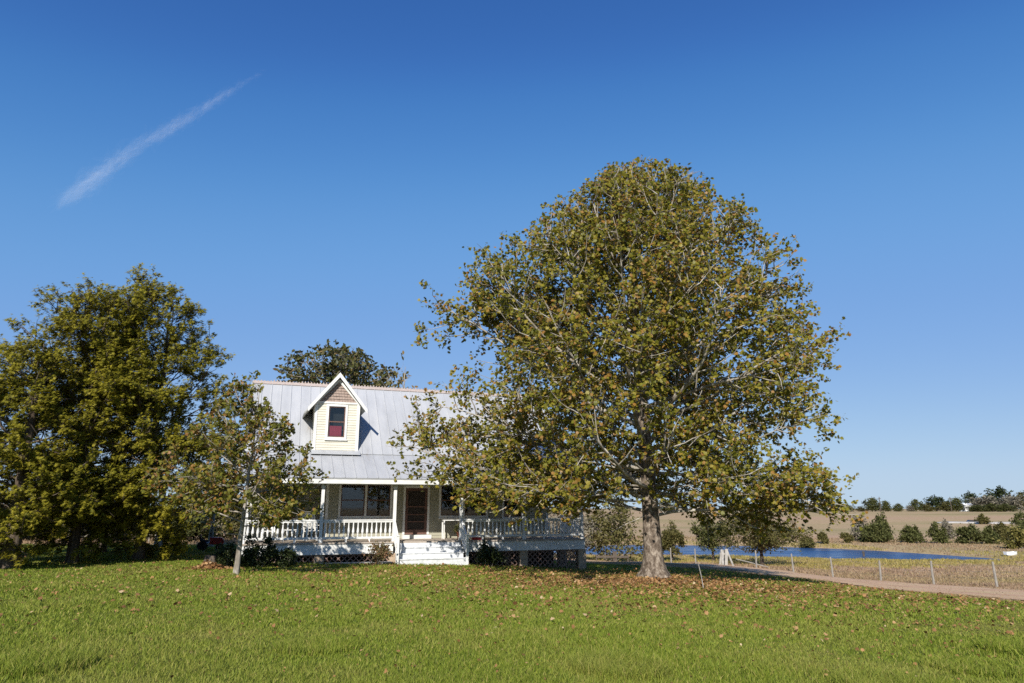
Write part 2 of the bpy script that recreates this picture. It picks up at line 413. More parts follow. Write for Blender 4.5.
azs = np.concatenate([np.arange(-180, -50, 5), np.arange(-50, 50, .5), np.arange(50, 180, 5)])
rs = np.concatenate([[.3,.8,1.5], 2.2*1.032**np.arange(0, 257)])
AZ, RR = np.meshgrid(np.radians(azs), rs)
GX = (RR*np.sin(AZ)).ravel(); GY = (RR*np.cos(AZ)).ravel(); GZ = ground_z(GX, GY)
na, nr = len(azs), len(rs)
i, j = np.meshgrid(np.arange(nr-1), np.arange(na), indexing='ij')
GF = np.stack([i*na+j, i*na+(j+1) % na, (i+1)*na+(j+1) % na, (i+1)*na+j], -1).reshape(-1, 4)[:, ::-1]
GV = np.stack([GX, GY, GZ], -1)
o = link('ground', mesh_arrays('ground', np.vstack([GV, [[0,0,0]]]), [GF, np.stack([np.full(na, len(GV)), (np.arange(na)+1) % na, np.arange(na)], -1)[:, ::-1]]), M['pasture'], smooth=True)
tag(o, kind='structure', label='dry tan pasture rolling away to the low hill')
cx = GX[GF].mean(1); cy = GY[GF].mean(1)
LAWN = [(40,10),(26,14.5),(17.5,18.2),(14.2,20.2),(13.5,22.8),(12.9,25.5),(11.8,29.4),(10.4,32.8),(8.9,35.6),(6.8,37.3),(4.7,38.5),(3,43),(-14,44),(-30,40),(-50,36),(-60,10),(-40,-15),(40,-15)]
def sub_sheet(name, mask, lift, m, label):
    F = GF[mask]; u, inv = np.unique(F, return_inverse=True); V = GV[u].copy(); V[:,2] += lift
    return tag(link(name, mesh_arrays(name, V, [inv.reshape(-1,4)]), m, smooth=True), kind='structure', label=label)
sub_sheet('lawn', poly_sdf(cx, cy, LAWN) < 0, .012, M['lawn'], 'green mown lawn in front of the farmhouse')
def line_dist(x, y, pts):
    d = np.full(len(x), 1e9)
    for a, b in zip(pts[:-1], pts[1:]):
        a = np.array(a); e = np.array(b)-a; wx, wy = x-a[0], y-a[1]
        t = np.clip((wx*e[0]+wy*e[1])/(e@e), 0, 1); d = np.minimum(d, np.hypot(wx-e[0]*t, wy-e[1]*t))
    return d
TRACK = [(38,13.5),(26,19),(19.5,25),(17.2,30),(16.7,35),(16.3,42),(14.6,47.5),(10.3,52),(3,54),(-8,56),(-30,58),(-60,58)]
sub_sheet('dirt_track', (line_dist(cx, cy, TRACK) < 5.2+.8*np.sin(cx*.9)*np.sin(cy*.7)) & (poly_sdf(cx, cy, LAWN) > -.3), .03, M['track'], 'reddish dirt track between lawn and pasture fence')
ROAD = [(onx*Y/703, Y) for onx, Y in ((415,206),(438,204),(462,200),(492,197),(560,192),(700,180))]
rp = np.array(ROAD); tt_ = np.linspace(0, len(rp)-1, 80); rx = np.interp(tt_, range(len(rp)), rp[:,0]); ry = np.interp(tt_, range(len(rp)), rp[:,1])
V = []
for x_, y_ in zip(rx, ry):
    z_ = gz(x_, y_)-.25+.55*min(1, len(V)/60)
    for dx, dz in ((-4.2,-.75),(-2.8,0),(2.8,.05),(4.2,-.7)): V.append((x_+dx*.15, y_+dx, z_+dz))
i_ = np.arange(79)[:,None]*4+np.arange(3)[None,:]
tag(link('gravel_road', mesh_arrays('gravel_road', V, [np.stack([i_, i_+4, i_+5, i_+1], -1).reshape(-1,4)[:, ::-1]]), M['gravel']), kind='structure', label='pale gravel road crossing the far hillside')

Wv = MB(); Wv.poly([(x, y, 0) for x, y in POND])
wob = Wv.build('pond_water', M['water']); wob.location = (0, 0, POND_Z)
tag(wob, 'blue pond beyond the pasture fence', kind='structure')

# ------------------------------------------------------------------ vegetation builders
def rot_frames(N, U):
    """rows: side, up-axis(N), forward(U) made orthonormal"""
    N = N/(np.linalg.norm(N, axis=1, keepdims=True)+1e-9)
    U = U - N*(U*N).sum(1, keepdims=True); U /= np.linalg.norm(U, axis=1, keepdims=True)+1e-9
    S = np.cross(U, N); return S, U, N
def scatter(pos, N, U, size, tv, tf):
    """copies of a small template (tv: side, forward, normal) -> arrays"""
    S, U, N = rot_frames(N, U)
    n, k = len(pos), len(tv)
    V = pos[:,None,:] + size[:,None,None]*(tv[None,:,0,None]*S[:,None,:] + tv[None,:,1,None]*U[:,None,:] + tv[None,:,2,None]*N[:,None,:])
    off = (np.arange(n)*k)[:,None,None]
    F = [(f[None]+off).reshape(-1, f.shape[1]) for f in tf]
    return V.reshape(-1,3), F
# lobed broad leaf, folded along the midrib (x side, y along, z normal)
_lobes = [(0,0),(.28,.05),(.52,.30),(.34,.42),(.50,.72),(.20,.66),(0,1.0)]
LV = np.array([[x, y, -.22*abs(x)-.10*y*y] for x, y in _lobes] + [[-x, y, -.22*abs(x)-.10*y*y] for x, y in _lobes[1:-1]])
LF = [np.array([[0,1,2],[0,2,3],[0,3,4],[0,4,5],[0,5,6],[0,8,7],[0,9,8],[0,10,9],[0,11,10],[0,6,11]])]
# simple pointed leaf: two quads folded
SV = np.array([[0,0,0],[.30,.35,-.08],[.22,.72,-.12],[0,1,-.15],[-.22,.72,-.12],[-.30,.35,-.08]])
SF = [np.array([[0,1,2,3],[0,3,4,5]])]
# feathery conifer spray: thin fingers
def spray():
    V = []; F = []
    for a, l, s in ((0,1,.09),(30,.78,.08),(-30,.78,.08),(58,.52,.08),(-58,.52,.08),(15,.9,.06),(-15,.9,.06)):
        c, d = math.cos(R(a)), math.sin(R(a)); b = len(V); o0 = .12 if a else 0
        V += [(-s*c + d*o0, s*d + .05, 0), (s*c + d*o0, -s*d + .05, 0), (d*l, c*l, -.12*l*l + .05*math.sin(a))]
        F.append((b, b+1, b+2))
    return np.array(V), [np.array(F)]
CV, CF = spray()
# a tuft of three small leaves for far shrubs
TV = np.array([[-.25,0,0],[.25,0,0],[0,.9,.1],[-.1,-.1,.1],[.75,.35,.15],[.25,.55,-.1],[.1,-.1,-.1],[-.75,.35,.1],[-.25,.6,.2]])
TF = [np.array([[0,1,2],[3,4,5],[6,8,7]])]

class Tree:
    def __init__(s, seed): s.rng = np.random.default_rng(seed); s.V = []; s.F = []; s.n = 0; s.lp = []; s.ld = []
    def add_tube(s, P, rad, k):
        V, F = tube(P, rad, k); s.V.append(V); s.F.append(F+s.n); s.n += len(V)
    def path(s, p, d, L, n, wob, bend):
        """curved limb: bend>0 turns upward along its length"""
        P = [np.array(p, float)]; d = np.array(d, float); st = L/(n-1)
        for i in range(n-1):
            d = d + s.rng.normal(0, wob, 3) + np.array([0,0,bend/(n-1)]); d /= np.linalg.norm(d); P.append(P[-1]+d*st)
        return np.array(P)
    def wood(s, name, a=0, b=None):
        V = s.V[a:b]; F = s.F[a:b]; off = sum(len(v) for v in s.V[:a])
        return mesh_arrays(name, np.vstack(V), [np.vstack(F)-off])

def unit(v): return v/(np.linalg.norm(v)+1e-9)

def grow(seed, H, r0, env, h0, n_limbs, e0, e1, bend=(.3,.3), sec=2.2, seclen=(.22,.5), twig=5., twlen=(.3,.75), leaves=6, flare=1.8,
         lean=(0,0), lwob=.10, keep=None, top=.97, side_scale=.5, sides=10, droop_tw=-.1, low=0, buttress=0):
    T = Tree(seed); g = T.rng
    n = 16; t = np.linspace(0, 1, n)
    P = np.stack([lean[0]*t + .12*H/10*np.cumsum(g.normal(0,.35,n))*t, lean[1]*t + .12*H/10*np.cumsum(g.normal(0,.35,n))*t, H*top*t], -1)
    P[0,:2] = 0
    tt = np.concatenate([[0,.008,.018,.035,.055], t[1:]]); tt.sort()
    P = np.stack([np.interp(tt, t, P[:,a]) for a in range(3)], -1)
    rad = r0*np.clip(1-tt, .03, 1)**.85*(1 + (flare-1)*np.exp(-tt*H/(.38 if not buttress else .30)))
    V, F = tube(P, rad, 20 if buttress else sides)
    if buttress:
        k = 20; Vr = V.reshape(-1, k, 3); ang = 2*np.pi*np.arange(k)/k
        for q in range(len(P)):
            a = buttress*math.exp(-tt[q]*H/.45)
            f = 1 + a*(.5*np.cos(5*ang+.7)+.35*np.cos(3*ang+2)) + .03*np.cos(7*ang+q)
            Vr[q] = P[q] + (Vr[q]-P[q])*f[:,None]
        Vr[0,:,2] -= .25; V = Vr.reshape(-1,3)
    else: V[:sides,2] -= .15
    T.V.append(V); T.F.append(F); T.n += len(V)
    for i in range(n_limbs+low):
        f = (i+.5)/n_limbs if i < n_limbs else .08*g.uniform(); h = h0 + (H*.93-h0)*f**.92
        az = i*2.39996 + g.uniform(-.35,.35); el = e0 + (e1-e0)*f + g.uniform(-.12,.12)
        if i >= n_limbs: h = h0+g.uniform(.1,1.9); el = g.uniform(-.16,.16)
        p = np.array([np.interp(h, P[:,2], P[:,a]) for a in range(3)]); rt = np.interp(h, P[:,2], rad)
        d = np.array([math.cos(az)*math.cos(el), math.sin(az)*math.cos(el), math.sin(el)])
        bd = bend[0]+(bend[1]-bend[0])*f if i < n_limbs else g.uniform(-.12,.10); q = p.copy(); dd = d.copy(); LP = [p]; stp = .35; reach = g.uniform(.90,1.03); tgt = unit(d*np.array([1,1,0])+1e-6)
        while len(LP) < 40:
            dd = dd + g.normal(0, lwob, 3)*.8 + np.array([0,0,bd*.05]); dd /= np.linalg.norm(dd); q = q+dd*stp
            if keep is not None and len(LP) > 5 and not keep(q[None])[0]: break
            if q[2] > H*.985 or math.hypot(q[0],q[1]) > reach*env(q[2], math.atan2(q[1],q[0])): break
            LP.append(q)
        LP = np.array(LP)
        if len(LP) < 3: continue
        L = stp*(len(LP)-1)
        LP = np.stack([np.interp(np.linspace(0,1,9), np.linspace(0,1,len(LP)), LP[:,a_]) for a_ in range(3)], -1)
        lr = min(rt*side_scale, .018*L+.012)*(1 if i < n_limbs else .5)*min(1, .55+.45*f/.15)
        T.add_tube(LP, np.linspace(lr, .012, 9), 6)
        for k in range(max(2, int(L*sec))):
            u = g.uniform(.18, 1.0)**.8; q = np.array([np.interp(u*8, range(9), LP[:,a]) for a in range(3)])
            b = LP[min(8,int(u*8)+1)]-LP[max(0,int(u*8)-0)] if u < .99 else LP[8]-LP[7]
            b = unit(b); rnd = g.normal(0,1,3); rnd[2] = rnd[2]*.7+.12; rnd = unit(rnd - b*rnd.dot(b))
            ds = unit(b*g.uniform(.5,1.0)+rnd*g.uniform(.6,1.0)); l2 = L*g.uniform(*seclen)*(1.15-u*.75)+.35
            SP = T.path(q, ds, l2, 6, .16, .25)
            m = np.array([math.hypot(a[0],a[1]) < 1.06*env(a[2], math.atan2(a[1],a[0])) and a[2] < H*1.02 for a in SP])
            if not m[1]: continue
            if keep is not None: m &= keep(SP)
            if not m[:2].all(): continue
            if not m.all(): SP = SP[:max(3, int(np.argmin(m)))]
            T.add_tube(SP, np.linspace(min(lr*.5,.03)*(1.1-u*.6)+.006, .006, len(SP)), 4)
            l2 = l2*len(SP)/6
            for w in range(max(2, int(l2*twig))):
                x = g.uniform(.15,1); q2 = SP[min(len(SP)-1, int(x*(len(SP)-1)+.5))] + g.normal(0,.04,3)
                d2 = unit(unit(SP[-1]-SP[0])*.6+g.normal(0,.7,3)+np.array([0,0,droop_tw])); l3 = g.uniform(*twlen)
                e = q2+d2*l3
                if math.hypot(e[0],e[1]) > 1.12*env(e[2], math.atan2(e[1],e[0])): continue
                if keep is not None and not keep(e[None])[0]: continue
                T.add_tube(np.array([q2, q2+d2*l3*.55+g.normal(0,.02,3), e]), [.004,.003,.002], 3)
                for c in range(leaves):
                    T.lp.append(q2+d2*l3*(.25+.8*(c+g.uniform())/leaves)+g.normal(0,.05,3)); T.ld.append(d2)
    T.lp = np.array(T.lp); T.ld = np.array(T.ld)
    return T

def crown_mesh(name, T, size, tmpl, up=.8, spread=.8, tilt=None, keep=None):
    g = T.rng; lp, ld = T.lp, T.ld
    if keep is not None:
        m = keep(lp); lp = lp[m]; ld = ld[m]
    n = len(lp)
    N = g.normal(0, 1, (n,3))*spread + np.array([0,0,up])
    if tilt is not None: N = N + np.array(tilt)
    U = ld + g.normal(0,.6,(n,3)) + np.array([0,0,-.35])
    V, F = scatter(lp, N, U, g.uniform(size[0], size[1], n), *tmpl)
    return mesh_arrays(name, V, F)

def clump_crown(seed, w, d, h, z0, n, size, tmpl, clumps=26, tight=.2, up=.6, taper=.25):
    """crown as leaf tufts gathered in clumps inside an uneven ellipsoid (far trees and shrubs)"""
    g = np.random.default_rng(seed)
    c = g.normal(0,1,(clumps,3)); c /= np.linalg.norm(c,axis=1,keepdims=True); c *= g.uniform(.25,.92,(clumps,1))**.6
    c[:,2] = c[:,2]*.5+.5
    pw = 1-.45*np.clip(c[:,2],0,1)**2
    c[:,2] *= 1+.22*np.sin(3*np.arctan2(c[:,1],c[:,0])+seed); c[:max(2,clumps//9),2] += .16
    k = g.integers(0, clumps, n)
    r = g.uniform(.6,1.25,clumps)
    p = c[k] + g.normal(0, 1, (n,3))*(tight*r[k])[:,None]*np.array([1,1,.55])
    p[:,2] = np.abs(p[:,2])
    P = np.stack([p[:,0]*w*(1-taper*p[:,2].clip(0,1)), p[:,1]*d*(1-taper*p[:,2].clip(0,1)), z0+p[:,2]*(h-z0)*.93], -1)
    N = g.normal(0,.8,(n,3))+np.array([0,0,up]); U = g.normal(0,1,(n,3))+p*.8
    V, F = scatter(P, N, U, g.uniform(*size, n), *tmpl)
    return mesh_arrays('crown', V, F), c*np.array([w,d,(h-z0)*.9])+np.array([0,0,z0])

def stems_mesh(seed, tips, r, trunk_h=.0, multi=False):
    g = np.random.default_rng(seed+7); T = Tree(seed)
    if trunk_h: T.add_tube(np.array([[0,0,-.2],[.02,0,trunk_h*.5],[0,.03,trunk_h],[.05,0,trunk_h*1.6]]), [r*1.3,r,r*.85,r*.5], 7)
    for tp in tips[::1 if len(tips) < 14 else 2]:
        b = np.array([0,0,trunk_h*.9]) if trunk_h else np.append(tp[:2]*.18, -.08)
        mid = (b+tp)/2+g.normal(0,.06,3)*np.linalg.norm(tp-b); T.add_tube(np.array([b, mid, tp]), [r*.45, r*.25, r*.08], 4)
    return T.wood('trunk')

def shrub(name, label, cat, loc, w, d, h, n, size, m, seed, z0=.0, trunk=0, r=.03, tmpl=None, clumps=26, tight=.2, taper=.25, group=None, rz=0, stem='stem', bk='bark_grey'):
    t = thing(name, label, cat, loc, rz, group)
    cm, tips = clump_crown(seed, w, d, h, z0, n, size, tmpl or (SV, SF), clumps, tight, taper=taper)
    link('trunk' if trunk else stem, stems_mesh(seed, tips, r, trunk), M[bk], t, True)
    link('crown' if trunk else 'foliage', cm, m, t)
    return t

# ------------------------------------------------------------------ farmhouse
TH = R(19); HX, HY, HZ = -10.7, 28.0, -.5
F_ = .77
house = thing('farmhouse', 'white-railed farmhouse with grey metal roof, dormer and full-width front porch', 'house', (HX, HY, HZ), TH)
hc, hs = math.cos(TH), math.sin(TH)
def hw(u, v, z=0): return (HX+u*hc-v*hs, HY+u*hs+v*hc, HZ+z)
W = 14.83; POSTS = [0.07, 3.04, 6.04, 8.97, 11.90, 14.76]
BREAK = (2.0, F_+3.73); RIDGE = (6.0, F_+7.5); EAVE = (-.32, F_+2.60); BEAVE = (10.5, F_+3.26)

def siding(mb, axis, pos, out, a0, a1, z0, z1, holes, lap=.125, top=None):
    """lap boards; axis 'x' = wall runs along x at y=pos, outward normal sign out. top(z)->(lo,hi) clips to a gable"""
    z = z0
    while z < z1-.01:
        zt = min(z+lap, z1); segs = [(a0, a1)]
        if top: lo, hi = top((z+zt)/2); segs = [(max(a0,lo), min(a1,hi))]
        for (h0,h1,k0,k1) in holes:
            if zt > k0+.01 and z < k1-.01:
                ns = []
                for s0, s1 in segs:
                    if h1 <= s0 or h0 >= s1: ns.append((s0,s1)); continue
                    if h0 > s0: ns.append((s0,h0))
                    if h1 < s1: ns.append((h1,s1))
                segs = ns
        for s0, s1 in segs:
            if s1-s0 < .01: continue
            prof = [(pos, z), (pos+out*.030, z), (pos+out*.010, zt), (pos, zt)]
            if axis == 'x':
                n = len(mb.v)
                for s in (s0, s1): mb.v += [(s, p[0], p[1]) for p in prof]
            else:
                n = len(mb.v)
                for s in (s0, s1): mb.v += [(p[0], s, p[1]) for p in prof]
            mb.f += [[n,n+1,n+2,n+3],[n+7,n+6,n+5,n+4]] + [[n+i,n+4+i,n+4+(i+1)%4,n+(i+1)%4] for i in range(4)]
        z = zt

WZ = F_+3.05
HOLES = [(4.0,6.22,F_+1.02,F_+2.42),(6.93,7.97,F_+.18,F_+2.28),(8.62,10.84,F_+1.02,F_+2.42),(11.75,12.65,F_+.95,F_+2.42)]
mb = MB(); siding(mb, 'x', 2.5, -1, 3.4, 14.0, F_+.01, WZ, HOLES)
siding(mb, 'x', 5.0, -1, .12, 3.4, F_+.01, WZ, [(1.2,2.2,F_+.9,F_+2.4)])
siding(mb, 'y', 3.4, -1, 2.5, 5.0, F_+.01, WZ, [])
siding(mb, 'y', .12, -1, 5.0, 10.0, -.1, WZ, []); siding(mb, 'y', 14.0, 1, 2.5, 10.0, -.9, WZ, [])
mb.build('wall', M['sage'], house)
mb = MB(); mb.box(.12, 14.0, 9.95, 10.0, -.6, WZ)
mb.build('back_wall', M['sage'], house)
for u0, out in ((.12,-1),(14.0,1)):
    mb = MB()
    def gtop(z):
        f = (z-(F_+3.0))/(RIDGE[1]-F_-3.1); return (1.6+f*4.3, 10.3-f*4.3)
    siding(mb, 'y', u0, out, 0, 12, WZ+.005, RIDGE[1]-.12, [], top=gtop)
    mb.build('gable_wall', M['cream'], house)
for (x, y) in ((3.4,2.5),(14.0,2.5),(.12,5.0)):
    mb = MB(); mb.box(x-.06,x+.06,y-.045,y+.06,F_+.012,WZ-.1); mb.build('corner_board', M['white'], house)

# windows, door
def window(u0, u1, z0, z1, v, lights, sash=M['brown'], trim=.1, curtain=None, parent=house, name='window'):
    t = MB(); y = v-.06
    t.box(u0-trim,u0,y,v+.03,z0-trim,z1+trim); t.box(u1,u1+trim,y,v+.03,z0-trim,z1+trim)
    t.box(u0,u1,y,v+.03,z1,z1+trim); t.box(u0-trim-.03,u1+trim+.03,y-.04,v+.03,z0-trim-.05,z0-trim-.002); t.box(u0,u1,y,v+.03,z0-trim,z0)
    n = lights; wd = (u1-u0)/n
    for i in range(1, n): t.box(u0+i*wd-.05,u0+i*wd+.05,y,v+.03,z0,z1)
    fr = t.build(name, M['white'], parent, .004) if parent is house else t.build('window_trim', M['white'], parent, .004)
    sub = fr if parent is house else parent
    for i in range(n):
        a, b = u0+i*wd+(.05 if i else 0), u0+(i+1)*wd-(.05 if i < n-1 else 0); s = MB(); m = .045; zm = (z0+z1)/2
        s.box(a,a+m,v-.01,v+.04,z0,z1); s.box(b-m,b,v-.01,v+.04,z0,z1); s.box(a+m,b-m,v-.01,v+.04,z0,z0+m); s.box(a+m,b-m,v-.01,v+.04,z1-m,z1); s.box(a+m,b-m,v-.015,v+.045,zm-.025,zm+.025)
        s.build('sash', sash, sub)
        g = MB(); g.box(a+m,b-m,v+.010,v+.014,z0+m,zm-.025); g.box(a+m,b-m,v+.018,v+.022,zm+.025,z1-m); g.build('pane', M['glass'], sub)
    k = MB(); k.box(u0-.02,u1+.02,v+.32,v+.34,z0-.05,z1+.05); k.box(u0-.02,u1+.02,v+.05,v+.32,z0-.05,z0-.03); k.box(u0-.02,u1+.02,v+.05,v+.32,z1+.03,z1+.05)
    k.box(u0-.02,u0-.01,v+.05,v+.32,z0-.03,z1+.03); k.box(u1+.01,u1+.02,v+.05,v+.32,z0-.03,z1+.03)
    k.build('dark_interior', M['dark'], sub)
    return fr
window(4.0,6.22,F_+1.02,F_+2.42,2.5,2); window(8.62,10.84,F_+1.02,F_+2.42,2.5,2); window(11.75,12.65,F_+.95,F_+2.42,2.5,1); window(1.2,2.2,F_+.9,F_+2.4,5.0,1)
d = MB(); zt = F_+2.28; zb = F_+.18
d.box(6.83,6.93,2.44,2.53,zb,zt+.1); d.box(7.97,8.07,2.44,2.53,zb,zt+.1); d.box(6.93,7.97,2.44,2.53,zt,zt+.1)
dr = d.build('front_door', M['white'], house, .004)
d = MB()
d.box(6.935,7.05,2.47,2.51,zb+.005,zt-.005); d.box(7.85,7.965,2.47,2.51,zb+.005,zt-.005)
for z0, z1 in ((zb+.005,zb+.22),(zb+.55,zb+.60),(zb+.87,zb+.92),(zb+1.22,zb+1.28),(zt-.13,zt-.005)): d.box(7.05,7.85,2.472,2.508,z0,z1)
d.build('screen_frame', M['brown'], dr)
d = MB(); d.box(7.05,7.85,2.495,2.5,zb+.2,zt-.1); d.build('screen_mesh', M['screen'], dr)
d = MB(); d.box(7.86,7.885,2.43,2.47,zb+.98,zb+1.12); d.build('handle', M['black'], dr)
d = MB(); d.box(6.78,8.12,2.08,2.46,F_+.003,F_+.17); d.build('door_step', M['white'], house, .006)

# porch floor, skirt, piers, lattice
p = MB(); p.box(-.05,W+.05,-.08,2.5,F_-.06,F_); p.box(-.05,3.4,2.5,5.0,F_-.06,F_); p.build('porch_floor', M['floor_wood'], house)
for b_ in ((0,6.02,-.04,0),(9.0,W,-.04,0),(-.04,-.001,-.04,5.0),(W+.001,W+.04,-.04,2.5)):
    p = MB(); p.box(*b_,F_-.47,F_-.063); p.build('skirt_board', M['white'], house, .004)
for u in POSTS:
    for v in (.05, 2.3):
        g0 = gz(*hw(u,v)[:2])-HZ-.15
        q = MB(); q.box(u-.19,u+.19,v,v+.35,g0,F_-.472); q.build('pier', M['pier'], house, .01)
def lattice(u0, u1, z0, z1, fixed, axis='x'):
    l = MB(); sp = .17; wd = .042; th = .012
    for sgn, off in ((1,0),(-1,.013)):
        c = -4.0
        while c < 24:
            # line z = sgn*(u) + c' ; clip to rectangle
            pts = []
            if sgn > 0: lo = max(u0, z0+c); hi = min(u1, z1+c); f = lambda u: u-c
            else: lo = max(u0, c-z1); hi = min(u1, c-z0); f = lambda u: c-u
            if hi-lo > .05:
                if axis == 'x': l.bar((lo, fixed+off, f(lo)), (hi, fixed+off, f(hi)), wd, th, (0,1,0))
                else: l.bar((fixed+off, lo, f(lo)), (fixed+off, hi, f(hi)), wd, th, (1,0,0))
            c += sp*1.414
    l.box(*( (u0,u1,fixed-.02,fixed-.004) if axis == 'x' else (fixed-.02,fixed-.004,u0,u1)), z1-.06, z1)
    l.build('lattice_panel', M['lattice'], house)
for a, b in zip(POSTS[:-1], POSTS[1:]):
    if abs(a-6.04) < .01: continue
    g0 = min(gz(*hw(a,.1)[:2]), gz(*hw(b,.1)[:2]))-HZ-.03
    lattice(a+.19, b-.19, g0, F_-.475, .14)
lattice(.4, 2.3, gz(*hw(W,1.2)[:2])-HZ-.1, F_-.475, W-.1, 'y'); lattice(.4, 4.6, gz(*hw(0,2)[:2])-HZ-.1, F_-.475, .1, 'y')
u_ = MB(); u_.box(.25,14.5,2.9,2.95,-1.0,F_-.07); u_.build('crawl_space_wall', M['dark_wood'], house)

# steps
for i, zt in enumerate((.12,.335,.55)):
    v0 = -.14-.29*(3-i); s = MB(); e = .06 if i == 0 else 0
    s.box(6.1-e,8.92+e,v0,v0+.33,zt-.035,zt); s.box(6.12-e,8.90+e,v0+.03,-.09 if i == 2 else v0+.34,-.35,zt-.036)
    s.build('step', M['white_step'], house, .006)
s = MB(); s.box(6.1,8.92,-.135,-.085,.3,F_-.063); s.build('top_riser', M['white_step'], house)

# posts
for u in POSTS:
    q = MB(); q.box(u-.065,u+.065,0.0,.13,F_,F_+2.33); q.box(u-.085,u+.085,-.02,.15,F_+.0,F_+.12); q.box(u-.085,u+.085,-.02,.15,F_+2.2,F_+2.30)
    q.build('porch_post', M['white'], house, .005)
for u, v in ((.07,2.5),(W-.07,2.42)):
    q = MB(); q.box(u-.065,u+.065,v-.13,v,F_,F_+2.33); q.build('porch_post', M['white'], house, .005)
q = MB(); q.box(-.02,W+.02,-.02,.15,F_+2.332,F_+2.52); q.build('porch_beam', M['white'], house, .004)
q = MB(); q.box(-.05,W+.05,.152,2.5,F_+2.50,F_+2.53); q.box(-.05,3.4,2.502,4.96,F_+2.50,F_+2.53); q.build('porch_ceiling', M['white'], house)

# railings
bal_me = None
def balus():
    global bal_me
    if bal_me is None:
        prof = [(.026,0),(.026,.06),(.040,.075),(.026,.09),(.036,.13),(.053,.20),(.050,.26),(.034,.36),(.024,.45),(.030,.47),(.022,.50),(.026,.52),(.026,.60)]
        b = MB(); b.lathe(prof, 0, 0, 8); bal_me = b.mesh('baluster'); bal_me.materials.append(M['white'])
    return bal_me
def railing(p, q, zr=.88):
    """p, q local (u,v) ends at floor level"""
    p = Vector((p[0],p[1],0)); q = Vector((q[0],q[1],0)); r = MB()
    z = Vector((0,0,1))
    r.bar(p+z*(F_+zr), q+z*(F_+zr), .10, .05); r.bar(p+z*(F_+zr-.06), q+z*(F_+zr-.06), .05, .068); r.bar(p+z*(F_+.17), q+z*(F_+.17), .06, .09)
    o = r.build('railing', M['white'], house, .004)
    L = (q-p).length; n = max(3, int(round(L/.185)))
    for i in range(n):
        c = p+(q-p)*((i+.5)/n); b = bpy.data.objects.new('baluster', balus()); C.objects.link(b); b.parent = o; b.location = (c.x,c.y,F_+.205)
    n = int(L/1.1)+1
    for i in range(1, n):
        c = p+(q-p)*(i/n); k = MB(); k.box(c.x-.035,c.x+.035,c.y-.035,c.y+.035,F_+.002,F_+.13); k.build('rail_foot', M['white'], o)
for a, b in ((0,1),(1,2),(3,4),(4,5)): railing((POSTS[a]+.07,.065),(POSTS[b]-.07,.065))
railing((.07,.14),(.07,2.36)); railing((W-.07,.14),(W-.07,2.28))
for u in (6.04, 8.97):     # stair rails
    n = MB(); n.box(u-.05,u+.05,-1.10,-1.0,-.35,1.02); n.box(u-.07,u+.07,-1.12,-.98,1.02,1.06); nw = n.build('newel_post', M['white'], house, .004)
    r = MB(); r.bar((u,-1.03,.95),(u,-.01,F_+.86),.08,.05); r.bar((u,-1.03,.30),(u,-.03,F_+.16),.06,.08); st = r.build('stair_rail', M['white'], house, .004)
    for i in range(5):
        f = (i+.6)/5.2; y = -1.02+f*.98; b = bpy.data.objects.new('baluster', balus()); C.objects.link(b); b.parent = st
        b.location = (u, y, .36+f*(F_+.16-.30)); b.scale = (1,1,.93)

# roofs
def slope(name, A, B, u0, u1, m, th=.06, seam=.46, ext=0):
    A = Vector((0,A[0],A[1])); B = Vector((0,B[0],B[1])); d = (B-A).normalized(); n = d.cross(Vector((1,0,0)))
    if n.z < 0: n = -n
    r = MB()
    prof = [A, B, B-n*th, A-n*th]; r.prism([(p.y,p.z) for p in prof], 'x', u0, u1)
    u = u0+.02
    while u < u1:
        c0 = A+n*.012; c1 = B+n*.012
        r.bar((u,c0.y,c0.z),(u,c1.y,c1.z),.03,.03,tuple(n)); u += seam
    return r.build(name, m, house)
slope('porch_roof', EAVE, BREAK, -.3, W+.3, M['roof'])
slope('main_roof', (BREAK[0]-.02,BREAK[1]+.03), RIDGE, -.3, W+.3, M['roof']); slope('back_roof', BEAVE, RIDGE, -.3, W+.3, M['roof'])
q = MB(); q.box(-.3,W+.3,EAVE[0]+.0,EAVE[0]+.03,F_+2.36,F_+2.535); q.build('fascia', M['white'], house)
q = MB(); q.box(-.27,W+.27,EAVE[0]+.035,-.03,F_+2.48,F_+2.50); q.build('soffit', M['white'], house)
q = MB()
for u in (-.33, W+.30):
    for A, B in ((EAVE,BREAK),(BREAK,RIDGE),(BEAVE,RIDGE)): q.bar((u+.015,A[0],A[1]-.09),(u+.015,B[0],B[1]-.09),.03,.18)
q.build('rake_board', M['white'], house)
q = MB(); q.prism([(RIDGE[0]-.16,RIDGE[1]-.10),(RIDGE[0],RIDGE[1]+.06),(RIDGE[0]+.16,RIDGE[1]-.10)], 'x', -.3, W+.3)
rng = random.Random(4); u = -.25
while u < W+.2:
    h = rng.uniform(.05,.12); q.prism([(u,RIDGE[1]+.03),(u+.13,RIDGE[1]+.03),(u+.065,RIDGE[1]+.05+h)], 'y', RIDGE[0]-.02, RIDGE[0]+.02); u += .15
q.build('ridge_cresting', M['ridge'], house)

